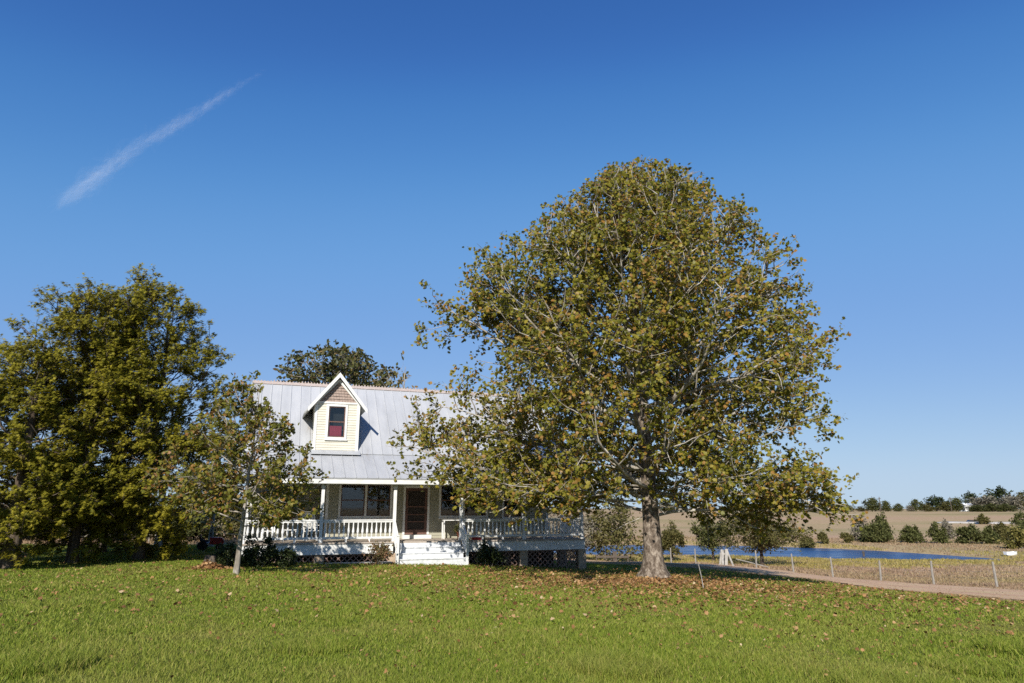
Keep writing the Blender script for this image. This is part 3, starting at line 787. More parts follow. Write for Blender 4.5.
# dormer
D0, D1, DV = 2.62, 4.56, 2.16; DZ0, DZ1 = F_+3.80, F_+6.06; DC = (D0+D1)/2
mb = MB(); siding(mb, 'x', DV, -1, D0, D1, DZ0, DZ1, [(3.21,3.95,F_+4.50,F_+5.90)], .115)
for ux, o_ in ((D0,-1),(D1,1)):
    z = DZ0
    while z < DZ1-.01:
        zt = min(z+.115, DZ1); ve = 2.0+(z-BREAK[1])/.9425+.25
        if ve > DV+.02:
            prof = [(ux,z),(ux+o_*.03,z),(ux+o_*.01,zt),(ux,zt)]; mb.prism(prof, 'y', DV, ve)
        z = zt
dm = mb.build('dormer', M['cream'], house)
window(3.21,3.95,F_+4.50,F_+5.90,DV,1,parent=dm)
k = MB()
for i in range(14):     # gathered curtain
    a = 3.27+i*.04; k.box(a,a+.03,DV+.05+.008*(i % 2),DV+.06+.008*(i % 2),F_+4.56,F_+5.02)
    if i < 13: k.box(a+.03,a+.04,DV+.055,DV+.062,F_+4.56,F_+5.015)
k.build('red_curtain', M['red_cloth'], dm)
k = MB(); k.box(D0-.035,D0+.09,DV-.045,DV-.0,DZ0,DZ1); k.box(D1-.09,D1+.035,DV-.045,DV,DZ0,DZ1); k.box(D0-.06,D1+.06,DV-.055,DV,DZ1-.03,DZ1+.05); k.build('corner_board', M['white'], dm)
DP = F_+7.28
k = MB(); z = DZ1+.052; hwid = (D1-D0)/2
while z < DP-.1:
    zt = z+.13; f = lambda zz: hwid*max(0, 1-(zz-DZ1)/(DP-DZ1))
    x = DC-f(z); i = 0
    while x < DC+f(z)-.02:
        x2 = min(x+.125, DC+f(z)); zz = min(zt, DP)
        lo = max(x+.004, DC-f(zz)); hi = min(x2-.004, DC+f(zz)); pr = .035+.006*((i*7+int(z*50)) % 3)
        a, b = x+.004, x2-.004
        n = len(k.v); k.v += [(a,DV-pr,z),(b,DV-pr,z),(max(hi,lo),DV-.008,zz),(min(lo,hi),DV-.008,zz),(a,DV+.01,z),(b,DV+.01,z),(max(hi,lo),DV+.01,zz),(min(lo,hi),DV+.01,zz)]
        k.f += [[n,n+1,n+2,n+3],[n+4,n+5,n+1,n],[n+1,n+5,n+6,n+2],[n+4,n,n+3,n+7]]
        x = x2; i += 1
    z = zt
k.poly([(D0,DV-.004,DZ1),(D1,DV-.004,DZ1),(DC,DV-.004,DP)])
k.build('gable_shingles', M['shingle'], dm)
ov = .30; zp = F_+7.43; sl = (DP-DZ1)/hwid; ze = zp-(hwid+ov)*sl*1.0
for sg in (-1,1):
    ov = .50 if sg < 0 else .30
    xe = DC+sg*(hwid+ov); ze = zp-(hwid+ov)*sl; xb = DC+sg*(hwid+.34); zb_ = zp-(hwid+.34)*sl
    k = MB(); k.prism([(DC,zp),(xe,ze),(xe,ze-.07),(DC,zp-.09)], 'y', DV-.30, 5.93)
    k.build('dormer_roof', M['roof'], dm)
    k = MB(); k.prism([(DC,zp+.012),(xb,zb_+.012),(xb,zb_-.19),(DC,zp-.21)], 'y', DV-.335, DV-.302); k.build('bargeboard', M['white'], dm)
    k = MB(); k.prism([(DC,zp-.25),(DC+sg*hwid,DZ1+.02),(DC+sg*hwid,DZ1-.10),(DC,zp-.39)], 'y', DV-.075, DV-.045); k.build('frieze_board', M['white'], dm)
    k = MB(); k.prism([(xe-sg*.01,ze-.072),(DC+sg*.1,zp-.1-.1*sl),(DC+sg*.1,zp-.115-.1*sl),(xe-sg*.01,ze-.09)], 'y', DV-.295, 5.0); k.build('eave_soffit', M['white'], dm)
k = MB(); k.prism([(DV-.42,F_+3.70),(DV-.05,F_+3.86),(DV-.05,F_+3.90),(DV-.42,F_+3.73)], 'x', D0-.12, D1+.12); k.build('flashing', M['roof'], dm)

# path slab in front of the lattice
q = MB(); x0,y0,_ = hw(0,0); q.box(2.6,5.9,-.62,-.18,-.12,.0)
o = q.build('stepping_slab', M['concrete'], None, .01); o.location = (HX,HY,gz(*hw(4.2,-.4)[:2])+.05); o.rotation_euler = (0,0,TH)
tag(o, 'long flat pale concrete slab on the grass before the porch', 'slab')

# ------------------------------------------------------------------ things on the porch
def rocker(label, loc, rz, group):
    t = thing('rocking_chair', label, 'rocking chair', loc, rz, group)
    s = MB(); s.prism([(-.24,.42),(.24,.38),(.24,.41),(-.24,.45)], 'x', -.26, .26); s.build('seat', M['white'], t, .006)
    b = MB()
    b.bar((-.25,.22,.40),(-.25,.47,1.18),.045,.045); b.bar((.25,.22,.40),(.25,.47,1.18),.045,.045)
    b.bar((-.25,.455,1.13),(.25,.455,1.13),.03,.10,(0,-.3,1)); b.bar((-.25,.27,.54),(.25,.27,.54),.03,.06,(0,-.3,1))
    for i in range(6): x = -.18+i*.072; b.bar((x,.27,.54),(x,.452,1.10),.035,.015,(0,1,0))
    b.build('backrest', M['white'], t)
    for x in (-.27,.27):
        a = MB(); a.bar((x,-.27,.66),(x,.30,.64),.09,.025); a.build('armrest', M['white'], t)
        for y in (-.22,.22):
            l = MB(); l.bar((x,y,.07),(x,y,.65 if y < 0 else .45),.04,.04); l.build('leg', M['white'], t)
        r = MB(); r.tube([(x,y,.035+.16*(y/.55)**2) for y in np.linspace(-.42,.55,9)], .022, 6); r.build('rocker', M['white'], t)
    return t
zf = F_+.005
ch = rocker('white slatted rocking chair behind the porch post, its back above the railing', hw(2.75,1.25,zf), TH+.35, 'rocking chairs on the porch')
dup(ch, hw(.95,1.35,zf), TH-.25, label='white slatted rocking chair at the left end of the porch', group='rocking chairs on the porch')
t = thing('side_table', 'low white slatted side table between the two rocking chairs', 'table', hw(1.85,1.0,zf), TH)
s = MB()
for i in range(5): s.box(-.28,.28,-.25+i*.102,-.16+i*.102,.47,.495)
s.build('tabletop', M['white'], t)
for x in (-.24,.24):
    for y in (-.2,.2): l = MB(); l.box(x-.02,x+.02,y-.02,y+.02,0,.469); l.build('leg', M['white'], t)
# white table right of the steps
t = thing('plant_stand', 'tall open white plant stand on the porch right of the steps', 'stand', hw(8.95,1.7,zf), TH)
s = MB(); s.box(-.42,.42,-.2,.2,.80,.84); s.build('tabletop', M['white'], t, .004)
for x in (-.38,.38):
    for y in (-.17,.17): l = MB(); l.box(x-.025,x+.025,y-.025,y+.025,0,.799); l.build('leg', M['white'], t)
t = thing('plant_pot', 'terracotta pot with a dark leafy plant beside the white stand', 'plant pot', hw(9.25,1.2,zf), 0)
s = MB(); s.lathe([(.12,0),(.17,.26),(.19,.27),(.19,.32),(.165,.32),(.15,.27)], 0, 0, 14); s.build('pot', M['terracotta'], t, 0, True)
cm, tips = clump_crown(77, .26, .26, .75, .28, 260, (.07,.13), (SV,SF), 10, .25); link('plant', cm, M['lf_oak'], t)
t = thing('storage_tin', 'small red tin with white lid on the porch edge', 'tin', hw(9.75,.28,zf), TH)
s = MB(); s.box(-.19,.19,-.12,.12,0,.13); s.build('body', M['red_plastic'], t, .01)
s = MB(); s.box(-.195,.195,-.125,.125,.131,.165); s.build('lid', M['white'], t, .01)

# ------------------------------------------------------------------ the great tree
TX, TY = 4.98, 25.0; TZ = gz(TX, TY)
sil = [(166,625,668),(178,600,700),(200,570,722),(235,525,756),(262,497,774),(300,465,798),(340,430,818),(375,426,828),(410,430,824),(440,428,806),(465,405,826),(490,398,836),(508,408,834),(525,455,818),(540,500,770),(550,560,720)]
zz = np.array([at(640, y, TY)[2]-TZ for y, *_ in sil]); Rl = np.array([TX-at(l, y, TY)[0] for y, l, r in sil]); Rr = np.array([at(r, y, TY)[0]-TX for y, l, r in sil])
o_ = np.argsort(zz); zz, Rl, Rr = zz[o_], Rl[o_], Rr[o_]
TH_H = zz[-1]
def env_big(h, az):
    l = np.interp(h, zz, Rl); r = np.interp(h, zz, Rr); c = math.cos(az); s = math.sin(az)
    e = (l+r)/2 + (r-l)/2*c
    e *= 1 + .07*math.sin(5*az+h*.9) + .05*math.sin(9*az-1.7*h)
    e *= 1-.20*s if s > 0 else 1+.22*s          # rounder across than deep
    if c < 0: e *= 1+(.02 if h < 4.5 else .02 if h < 7.5 else .09)*(-c)
    return max(e*(1.0 if h < 5 else 1.02), .15)
def keep_out(off):
    def f(P):
        x = P[:,0]+off[0]-HX; y = P[:,1]+off[1]-HY; u = x*hc+y*hs; v = -x*hs+y*hc; z = P[:,2]+off[2]-HZ
        inside = (u > -.6) & (u < W+.6) & (v > -.35) & (v < 11) & (z < F_+2.6+np.clip(v+.4,0,2.4)*.5+np.clip(v-2,0,4)*.94+.25)
        return ~inside
    return f
def keep_big(P):
    x, y, z = P[:,0], P[:,1], P[:,2]
    lo = np.where(x > 2.2, 1.25, 1.85) + .30*np.sin(x*1.7+y) + np.where(np.abs(x) < 1.5, .45, 0) + np.where(y > 2, .4, 0) + np.clip((-x-6.4)*.4, 0, .6)
    s_ = np.clip(-y, 0, 9)/math.cos(SUN_AZ); dx = x + s_*math.sin(SUN_AZ); zl = z - s_*math.tan(SUN_EL)   # a thinner patch where sun reaches the trunk
    thin = (np.abs(dx) < .9) & (zl > -.3) & (zl < 1.9) & (y < -.3) & (np.sin(x*91.7+y*57.3+z*33.1)*1000 % 1 < .45)
    return (z > lo) & ~thin & keep_out((TX,TY,TZ))(P)
big = grow(11, TH_H, .33, env_big, 2.0, 112, R(0), R(66), bend=(.30,.25), sec=2.4, twig=5.2, leaves=10, flare=2.0, lean=(-.6,0), side_scale=.42, low=20, keep=lambda P: keep_big(P-np.array([0,0,.05])), buttress=.42, top=.985, twlen=(.3,.75), droop_tw=.0)
t = thing('broadleaf_tree', 'great broad round-topped tree with thick flared trunk and turning olive leaves', 'tree', (TX,TY,TZ))
link('trunk', big.wood('trunk', 0, 1), M['bark_big'], t, True); link('limbs', big.wood('limbs', 1), M['bark_limb'], t, True)
link('crown', crown_mesh('crown', big, (.08,.15), (LV,LF), up=.6, spread=.7, tilt=(-.15,-.5,0), keep=keep_big), M['lf_big'], t)
print('big leaves', len(big.lp))

# young tree before the porch
SX, SY, SZ = gp(236, 22.4, 573)
sil2 = [(378,235,258),(395,225,262),(415,205,285),(440,185,302),(465,168,318),(490,160,322),(510,168,318),(522,185,300),(530,215,262)]
z2 = np.array([at(240,y,SY)[2]-SZ for y,*_ in sil2])[::-1]; l2_ = np.array([SX-at(l,y,SY)[0] for y,l,r in sil2])[::-1]; r2_ = np.array([at(r,y,SY)[0]-SX for y,l,r in sil2])[::-1]
def env_small(h, az):
    l = np.interp(h,z2,l2_); r = np.interp(h,z2,r2_); return max(.12, ((l+r)/2+(r-l)/2*math.cos(az))*(1+.1*math.sin(4*az+2*h)))
sm = grow(5, z2[-1], .085, env_small, 1.0, 44, R(2), R(60), bend=(.25,.2), sec=3.2, twig=7.5, leaves=11, flare=1.3, lean=(.30,0), twlen=(.2,.45), sides=9, droop_tw=-.2, low=6)
t = thing('young_tree', 'slim young pale-barked tree with reddish-olive leaves before the porch end', 'tree', (SX,SY,SZ))
link('trunk', sm.wood('trunk'), M['bark_grey'], t, True)
link('crown', crown_mesh('crown', sm, (.07,.13), (LV,LF), up=.6, spread=.8, tilt=(-.1,-.4,0)), M['lf_small'], t); print('small', len(sm.lp))

# conifers on the left
def conifer(seed, px, Y, sil, label, n_limbs=70, h0=.35, r0=.2, group='big conifers left of the house', m='lf_con', size=(.085,.19), twig=6.5, leaves=23):
    x, y, z = gp(px, Y, 560)
    s = sorted(sil, key=lambda q: -q[0]); zz = np.array([at(px,q[0],Y)[2]-z for q in s]); ll = np.array([x-at(q[1],q[0],Y)[0] for q in s]); rr = np.array([at(q[2],q[0],Y)[0]-x for q in s])
    def env(h, az):
        l = np.interp(h,zz,ll); r = np.interp(h,zz,rr)
        return max(.15, ((l+r)/2+(r-l)/2*math.cos(az))*(1+.09*math.sin(5*az+1.5*h+seed)+.08*math.sin(3*h*1.6+seed)))
    T = grow(seed, zz[-1], r0, env, h0, n_limbs, R(-4), R(48), bend=(.12,.1), sec=3.0, seclen=(.2,.42), twig=twig, leaves=leaves, flare=1.3, twlen=(.25,.6), droop_tw=.05, side_scale=.35, sides=9, lwob=.09, low=14)
    t = thing('conifer_tree', label, 'tree', (x,y,z), 0, group)
    link('trunk', T.wood('trunk'), M['bark_dark'], t, True)
    link('crown', crown_mesh('crown', T, size, (CV,CF), up=1.0, spread=.45, tilt=(-.1,-.5,0)), M[m], t); print('con', len(T.lp))
conifer(21, 138, 29, [(280,132,166),(305,95,200),(330,75,205),(365,62,222),(400,55,232),(440,55,236),(480,60,232),(510,75,220),(530,100,190)], 'tallest olive conifer, nearest the house, with a ragged flat top')
conifer(22, 72, 27, [(290,60,95),(310,38,125),(340,20,150),(380,5,160),(430,-5,165),(480,-5,160),(515,15,145),(532,40,110)], 'second olive conifer from the house in the left clump')
conifer(23, 10, 24.5, [(338,-5,25),(360,-35,50),(400,-60,75),(450,-75,85),(500,-75,90),(530,-60,75),(545,-30,45)], 'thick-trunked olive conifer at the left picture edge', n_limbs=52, r0=.28)
conifer(24, -75, 27, [(320,-90,-55),(360,-120,-20),(420,-150,10),(480,-150,20),(530,-110,-20)], 'olive conifer mostly cut off by the left picture edge', n_limbs=40)
conifer(25, 100, 33, [(318,90,112),(350,65,135),(400,45,160),(460,40,170),(520,60,150),(535,80,130)], 'dark conifer standing behind the two tallest ones', n_limbs=40, h0=.4)

# trees behind the house
def back_tree(seed, px, Y, sil, label, m, size, n_limbs=30, twig=3.2, h0=3, name='broadleaf_tree', group=None, leaves=5, r0=.3):
    x, y, z = gp(px, Y, 545)
    s = sorted(sil, key=lambda q: -q[0]); zz = np.array([at(px,q[0],Y)[2]-z for q in s]); ll = np.array([x-at(q[1],q[0],Y)[0] for q in s]); rr = np.array([at(q[2],q[0],Y)[0]-x for q in s])
    def env(h, az):
        l = np.interp(h,zz,ll); r = np.interp(h,zz,rr); return max(.2, ((l+r)/2+(r-l)/2*math.cos(az))*(1+.08*math.sin(5*az+h)))
    T = grow(seed, zz[-1], r0, env, h0, n_limbs, R(18), R(65), sec=1.5, twig=twig, leaves=leaves, twlen=(.4,1.0))
    t = thing(name, label, 'tree', (x,y,z), 0, group)
    link('trunk', T.wood('trunk'), M['bark_grey'], t, True)
    link('crown', crown_mesh('crown', T, size, (SV,SF), up=.5, spread=.9, tilt=(-.1,-.3,0)), M[m], t); print('back', len(T.lp))
back_tree(31, 338, 52, [(350,318,362),(357,297,382),(368,284,392),(385,278,398),(420,275,400),(460,285,395),(500,300,380)], 'grey-green spreading tree rising behind the roof and dormer', 'lf_oak', (.2,.36), 48, 3.2, leaves=8)
back_tree(32, 398, 48, [(361,392,403),(372,384,408),(390,378,418),(430,375,425),(480,380,420)], 'small yellowing tree peeping over the right of the roof ridge', 'lf_yel', (.25,.42), 18, 2.6)
back_tree(33, 158, 38, [(400,140,178),(430,120,205),(470,110,225),(505,120,220),(520,140,190)], 'pale-trunked tree in the gap behind the conifers', 'lf_oak', (.18,.32), 22, 2.6, h0=2.2, r0=.16)
back_tree(34, 210, 40, [(430,195,225),(455,178,240),(490,170,250),(525,175,245),(540,190,230)], 'low leafy tree behind the young tree at the lawn edge', 'lf_olv', (.16,.3), 22, 3.0, h0=.8, r0=.12)

# background brush seen between trunks
for i, (px, Y, w, h, mm, lab) in enumerate([
        (60, 46, 3.2, 3.2, 'lf_dk', 'dark bushy thicket behind the thick-trunked conifer'),
        (20, 44, 3.0, 2.8, 'lf_olv', 'olive bush behind the left picture edge trunks'),
        (105, 44, 2.6, 2.4, 'lf_gry', 'grey twiggy bush in the shade between conifer trunks'),
        (140, 52, 3.4, 3.6, 'lf_ced', 'green bush behind the pale tree trunk'),
        (182, 47, 2.2, 2.0, 'lf_ced', 'small green bush left of the mower'),
        (238, 50, 2.4, 3.2, 'lf_olv', 'olive bush just beyond the left porch end'),
        (566, 62, 3.2, 5.2, 'lf_gry', 'grey twiggy brush seen past the right porch end'),
        (608, 63, 3.4, 5.4, 'lf_olv', 'yellow-green brush left of the great trunk by the pond')]):
    x, y, z = gp(px, Y)
    shrub('background_bush', lab, 'bush', (x,y,z-.05), w, w*.8, h, 2600, (.14,.30), M[mm], 300+i, clumps=34, tight=.2, r=.05, tmpl=(TV,TF))

# shrubs along the porch
def pshrub(px, Y, w, d, h, n, size, mm, lab, seed, py=560, **k):
    x, y, z = gp(px, Y, py); shrub('shrub', lab, 'shrub', (x,y,z-.02), w, d, h, n, size, M[mm], seed, **k)
pshrub(257, 26.0, .86, .65, 1.02, 4600, (.05,.10), 'lf_dk', 'large dark rounded shrub right behind the young tree', 401, clumps=40, tight=.16)
pshrub(226, 25.4, .5, .5, .88, 2400, (.05,.10), 'lf_dk', 'small dark shrub left of the young tree trunk', 402, clumps=30, tight=.16)
pshrub(281, 26.3, .58, .5, .72, 2600, (.05,.10), 'lf_dk', 'low dark shrub against the porch, right of the larger one', 403, clumps=30, tight=.16)
pshrub(377, 28.3, .62, .4, 1.0, 1200, (.05,.12), 'lf_weed', 'loose weedy shrub with russet tips left of the steps', 404, clumps=18, tight=.22, z0=.05)
pshrub(489, 30.1, .70, .5, 1.05, 3400, (.05,.11), 'lf_dk', 'dark shrub right of the steps below the porch skirt', 405, clumps=34, tight=.17)

# shore trees on the near bank
for i, (px, Y, base, top, hw_, mm, lab) in enumerate([
        (672, 66, 557, 521, 17, 'lf_olv', 'small round tree by the pond, right of the great trunk'),
        (713, 67, 556, 508, 21, 'lf_ced', 'middle tree of the three by the near pond bank'),
        (762, 61, 561, 500, 44, 'lf_olv', 'widest tree of the three by the near pond bank')]):
    x, y, z = gp(px, Y, base); h = (base-top)*Y/703; w = hw_*Y/703
    shrub('bank_tree', lab, 'tree', (x,y,z), w, w*.9, h, int(1500+w*1000), (.10,.22), M[mm], 500+i, z0=h*.2, trunk=h*.28, r=.09+.03*w/2, tmpl=(TV,TF), clumps=[24,28,38][i], tight=[.17,.16,.15][i], taper=[.35,.2,.1][i], group='trees on the near pond bank', bk='bark_dark')

# far bank bushes
FB = [(806,98,10,8,'lf_olv','thin little bush at the left of the far pond bank'),(823,100,10,6,'lf_olv','second thin bush from the left on the far bank'),
      (846,100,10,6,'lf_olv','thin upright bush alone left of the tall juniper'),(862,104,22,9,'lf_gry','grey-green bush joined to the left side of the tall juniper'),
      (883,103,27,12,'lf_ced','tall dark juniper, highest bush on the far bank'),(876,101,16,19,'lf_ced','wide low juniper at the foot of the tall one'),
      (913,100,15.5,13,'lf_ced','round dark juniper in the middle of the far bank'),(938,99,18,11,'lf_ced','pointed bluish juniper right of the round one'),
      (949,112,17,5,'lf_gry','bare grey bush behind the pointed juniper'),(970,98,17,17,'lf_ced','broad dense juniper, widest on the far bank'),
      (991,97,14,10,'lf_ced','juniper between the broad one and the boat'),(1003,102,16,9,'lf_olv','olive bush behind the white boat'),
      (1017,86,20,14,'lf_wil','yellow-green willow bush beside the white boat'),(1032,100,24,14,'lf_ced','juniper cut by the right picture edge above the boat')]
for i, (px, Y, hp, wp, mm, lab) in enumerate(FB):
    x, y, z = gp(px, Y, 541); h = hp*Y/703*1.05; w = wp*Y/703
    shrub('bank_bush', lab, 'bush', (x,y,z-.05), w, w*.9, h, int(500+900*w), (.16,.34), M[mm], 600+i, tmpl=(TV,TF), clumps=30 if hp > 12 else 14, tight=.19 if mm != 'lf_gry' else .26, r=.05, taper=.55 if mm == 'lf_ced' else .3, group='bushes on the far pond bank')
for i, (px, Y, h, w, mm, lab) in enumerate([(984,194,2.3,1.7,'lf_olv','lone olive bush on the gravel road verge'),(1022,150,3.6,2.2,'lf_ced','juniper at the right picture edge below the gravel road')]):
    x, y, z = gp(px, Y, 524); shrub('hillside_bush', lab, 'bush', (x,y,z-.1), w, w, h, 1100, (.25,.5), M[mm], 650+i, tmpl=(TV,TF), clumps=22)

# tree line on the hill: four mother trees, copies with own size and turn
mothers = {}
for i, (nm, mm, ck) in enumerate((('a','lf_ced',.2),('b','lf_olv',.2),('c','lf_gry',.25),('d','lf_dk',.18))):
    cm, tips = clump_crown(700+i, 1, 1, 2, .15, 1500, (.09,.19), (TV,TF), 34, ck)
    mothers[nm] = (cm, stems_mesh(700+i, tips, .05, .25), mm)
HL = [(620,10,7,'b','olive hill tree seen under the crown left of the great trunk'),(668,7,9,'a','dark hill tree seen through the crown right of the great trunk'),(700,8,9,'b','olive hill tree above the middle bank tree'),
      (738,8,11,'a','dark hill tree left of the widest bank tree'),(775,8,10,'b','olive hill tree above the widest bank tree'),(798,7,9,'a','dark hill tree at the edge of the great crown'),
      (812,8,8,'c','brownish hill tree at the left end of the hedge'),(826,6,13,'a','long low hedge tree, left half of the pair'),(842,6,12,'a','long low hedge tree, right half of the pair'),
      (862,4,5,'b','tiny olive hill bush left of the utility pole'),(873,10,8,'a','spiky green hill tree left of the utility pole'),(886,8,6,'a','green hill tree right of the utility pole'),
      (899,6,5,'a','small round hill tree standing alone'),(911,5,4,'c','small pale grey hill tree'),(917,9,6,'a','upright hill tree at the left of the long row'),(927,6,7,'b','low olive hill tree in the long row'),
      (937,12,11,'d','dark domed hill tree in the long row'),(947,7,7,'b','low hill tree right of the dark dome'),(957,10,8,'a','bushy hill tree left of the white shed'),
      (973,15,8,'d','dark bluish hill tree rising behind the white shed'),(978,5,10,'a','low green hill tree before the white shed'),(986,12,13,'c','pale grey leafless hill tree right of the shed'),
      (1001,19,14,'d','tallest dome-shaped hill tree at the right'),(993,6,9,'a','low green hill tree before the grey leafless one'),(1006,6,9,'a','low green hill tree before the tallest dome'),
      (1014,13,10,'c','brown-grey hill tree right of the tallest dome'),(1028,14,11,'b','brownish hill tree cut by the right picture edge')]
g = random.Random(8)
for k, (px, hp, wp, kind, lab) in enumerate(HL):
    Y = 345 if kind != 'd' else 372
    if 'before' in lab: Y = 330
    x, y, z = gp(px, Y, 512); h = hp*Y/703*1.08; w = wp*Y/703
    cm, tm, mm = mothers[kind]
    t = thing('hill_tree', lab, 'tree', (x,y,z-.2), g.uniform(0,6.28), 'trees along the far hilltop'); t.scale = (w*1.15, w*1.15, h/2*1.15)
    link('trunk', tm, M['bark_dark'], t, True); link('crown', cm, M[mm], t)

# ------------------------------------------------------------------ wire fence
fence = thing('wire_fence', 'wire pasture fence on leaning grey wooden posts along the dirt track', 'fence', (19.9,49.7,gz(19.9,49.7)))
fl = np.array([19.9,49.7,gz(19.9,49.7)])
kp = np.array([(Y, at(px, py, Y)[0]) for px, py, Y in ((997,584,35.8),(934,582.4,39.2),(881,580,42.6),(833,575,46.15),(793.5,569,49.7),(696,562,61.1))])
sl_, ic_ = np.polyfit(kp[:,0], kp[:,1], 1)
g = random.Random(3); tops = []
for y in (28.6,32.2,35.8,39.2,42.6,46.15,49.7,53.5,57.3,61.1,64.9,68.7):
    x = float(np.interp(y, kp[:,0], kp[:,1])) if 35.8 <= y <= 61.1 else sl_*y+ic_
    z = gz(x, y); h = 1.25+g.uniform(-.06,.06); lx, ly = g.uniform(-.04,.05), g.uniform(-.03,.03)
    b = np.array([x,y,z])-fl; tp = b+np.array([lx,ly,h]); m_ = MB(); m_.tube([b-np.array([0,0,.2]), b+(tp-b)*.5+np.array([g.uniform(-.02,.02),0,0]), tp], (.06,.057,.05), 8)
    m_.build('post', M['grey_wood'], fence); tops.append((b, tp))
m_ = MB()
for f in (.35,.6,.85):
    P = [b+(t_-b)*f for b, t_ in tops]
    m_.tube(P, .006, 3)
m_.build('wire', M['wire'], fence)

# white timber brace, dark low rail, thin stake, pond post
x, y, z = gp(726, 56.5, 564)
t = thing('timber_frame', 'small bleached white A-shaped timber frame beside the track', 'frame', (x,y,z))
for p_, q_, w_ in (((-.5,0,-.1),(-.25,0,1.25),.16),((.0,0,-.1),(.12,0,1.3),.22),((.12,0,1.25),(.62,.1,-.05),.13),((-.35,-.3,-.1),(-.2,0,1.1),.12)):
    m_ = MB(); m_.bar(p_, q_, w_, .1, (0,1,0)); m_.build('upright', M['white_wood'], t)
m_ = MB(); m_.bar((-.42,.06,.95),(.3,.06,.88),.06,.14); m_.build('crossbar', M['white_wood'], t)
x, y, z = gp(615, 58, 561)
t = thing('rail_barrier', 'low dark wooden rail on a stout post left of the great trunk', 'barrier', (x,y,z))
m_ = MB(); m_.box(-.16,.16,-.12,.12,-.2,.82); m_.build('post', M['dark_wood'], t, .01)
m_ = MB(); m_.bar((-1.55,-.13,.42),(1.1,-.13,.40),.06,.16); m_.build('rail', M['dark_wood'], t)
for xx in (-1.5,1.05): m_ = MB(); m_.box(xx-.05,xx+.05,-.09,.01,-.2,.55); m_.build('end_post', M['dark_wood'], t)
x, y, z = gp(704, 21.0, 585)
m_ = MB(); m_.tube([(0,0,-.1),(-.05,.05,.4),(-.11,.1,.78)], (.014,.013,.011), 6); o = m_.build('stake', M['grey_wood']); o.location = (x,y,z)
tag(o, 'thin pale leaning stake in the grass right of the great trunk', 'stake')
xx, yy = onlevel(864, 556.5)
m_ = MB(); m_.tube([(0,0,-.8),(0,0,.45)], (.13,.12), 8); m_.lathe([(.15,.42),(.15,.52),(.05,.55)], 0, 0, 8); o = m_.build('mooring_post', M['dark_wood']); o.location = (xx,yy,POND_Z)
tag(o, 'single dark stub post standing in the pond water', 'post')
x, y, z = gp(752, 54, 561)
m_ = MB(); m_.tube([(-1.1,.3,.62),(0,0,.35),(1.1,-.3,.06)], (.035,.04,.05), 6); o = m_.build('fallen_pole', M['grey_wood']); o.location = (x,y,z)
tag(o, 'fallen grey pole sloping beside the widest bank tree', 'pole')
x, y, z = gp(165, 33, 551)
m_ = MB(); m_.tube([(0,0,-.1),(.06,0,.8),(.16,.03,1.5)], (.05,.045,.03), 6); o = m_.build('leaning_pole', M['grey_wood']); o.location = (x,y,z)
tag(o, 'thin pale leaning pole in the shade behind the conifers', 'pole')

# white boat drawn up on the pond's right end
x, y = onlevel(1011.5, 558.6); z = gz(x, y)
t = thing('rowing_boat', 'small white flat-bottomed boat drawn up at the right end of the pond', 'boat', (x,y,max(z,POND_Z)+.02), R(8)); t.scale = (.62,.62,.75)
hull = MB(); st = [(-1.05,.42,.10),(-.8,.5,.04),(0,.55,0),(.6,.5,.03),(1.05,.32,.12)]
for k in range(len(st)-1):
    (xa,wa,za),(xb,wb,zb_) = st[k], st[k+1]
    hull.poly([(xa,-wa*.8,za),(xb,-wb*.8,zb_),(xb,wb*.8,zb_),(xa,wa*.8,za)][::-1])
    for s_ in (-1,1):
        hull.poly([(xa,s_*wa*.8,za),(xb,s_*wb*.8,zb_),(xb,s_*wb,.5+zb_*.5),(xa,s_*wa,.5+za*.5)]); hull.poly([(xa,s_*(wa-.04),.5+za*.5),(xb,s_*(wb-.04),.5+zb_*.5),(xb,s_*wb,.5+zb_*.5),(xa,s_*wa,.5+za*.5)])
for (xa,wa,za) in (st[0], st[-1]): hull.poly([(xa,-wa*.8,za),(xa,wa*.8,za),(xa,wa,.5+za*.5),(xa,-wa,.5+za*.5)])
hull.build('hull', M['metal_white'], t)
for xx in (-.5,.4): m_ = MB(); m_.box(xx-.12,xx+.12,-.5,.5,.34,.37); m_.build('bench', M['white_wood'], t)

# white shed, poles, car on the far hill
x, y, z = gp(968, 352, 511)
t = thing('metal_shed', 'white metal shed among the trees on the far hilltop', 'shed', (x,y,z), R(6))
m_ = MB(); m_.box(-2.9,2.9,-2,2,-.3,2.9); m_.build('wall', M['metal_white'], t)
m_ = MB(); m_.prism([(-2.3,2.88),(0,3.9),(2.3,2.88),(2.3,2.98),(0,4.02),(-2.3,2.98)], 'x', -3.1, 3.1); m_.build('roof', M['metal_white'], t)
m_ = MB(); m_.box(-.9,.9,-2.04,-2.0,-.3,2.3); m_.build('door', M['grey_wood'], t)
for px, top, lab in ((881,497,'utility pole with crossarm standing left on the far hilltop'),(952,497,'utility pole with crossarm left of the white shed')):
    Y = 340; x, y, z = gp(px, Y, 511); h = at(px, top, Y)[2]-z
    t = thing('utility_pole', lab, 'utility pole', (x,y,z), R(25), 'utility poles on the far hill')
    m_ = MB(); m_.tube([(0,0,-.3),(0,0,h)], (.2,.15), 8); m_.build('pole', M['dark_wood'], t)
    m_ = MB(); m_.box(-1.1,1.1,-.08,.08,h-.8,h-.6); m_.build('crossarm', M['dark_wood'], t)
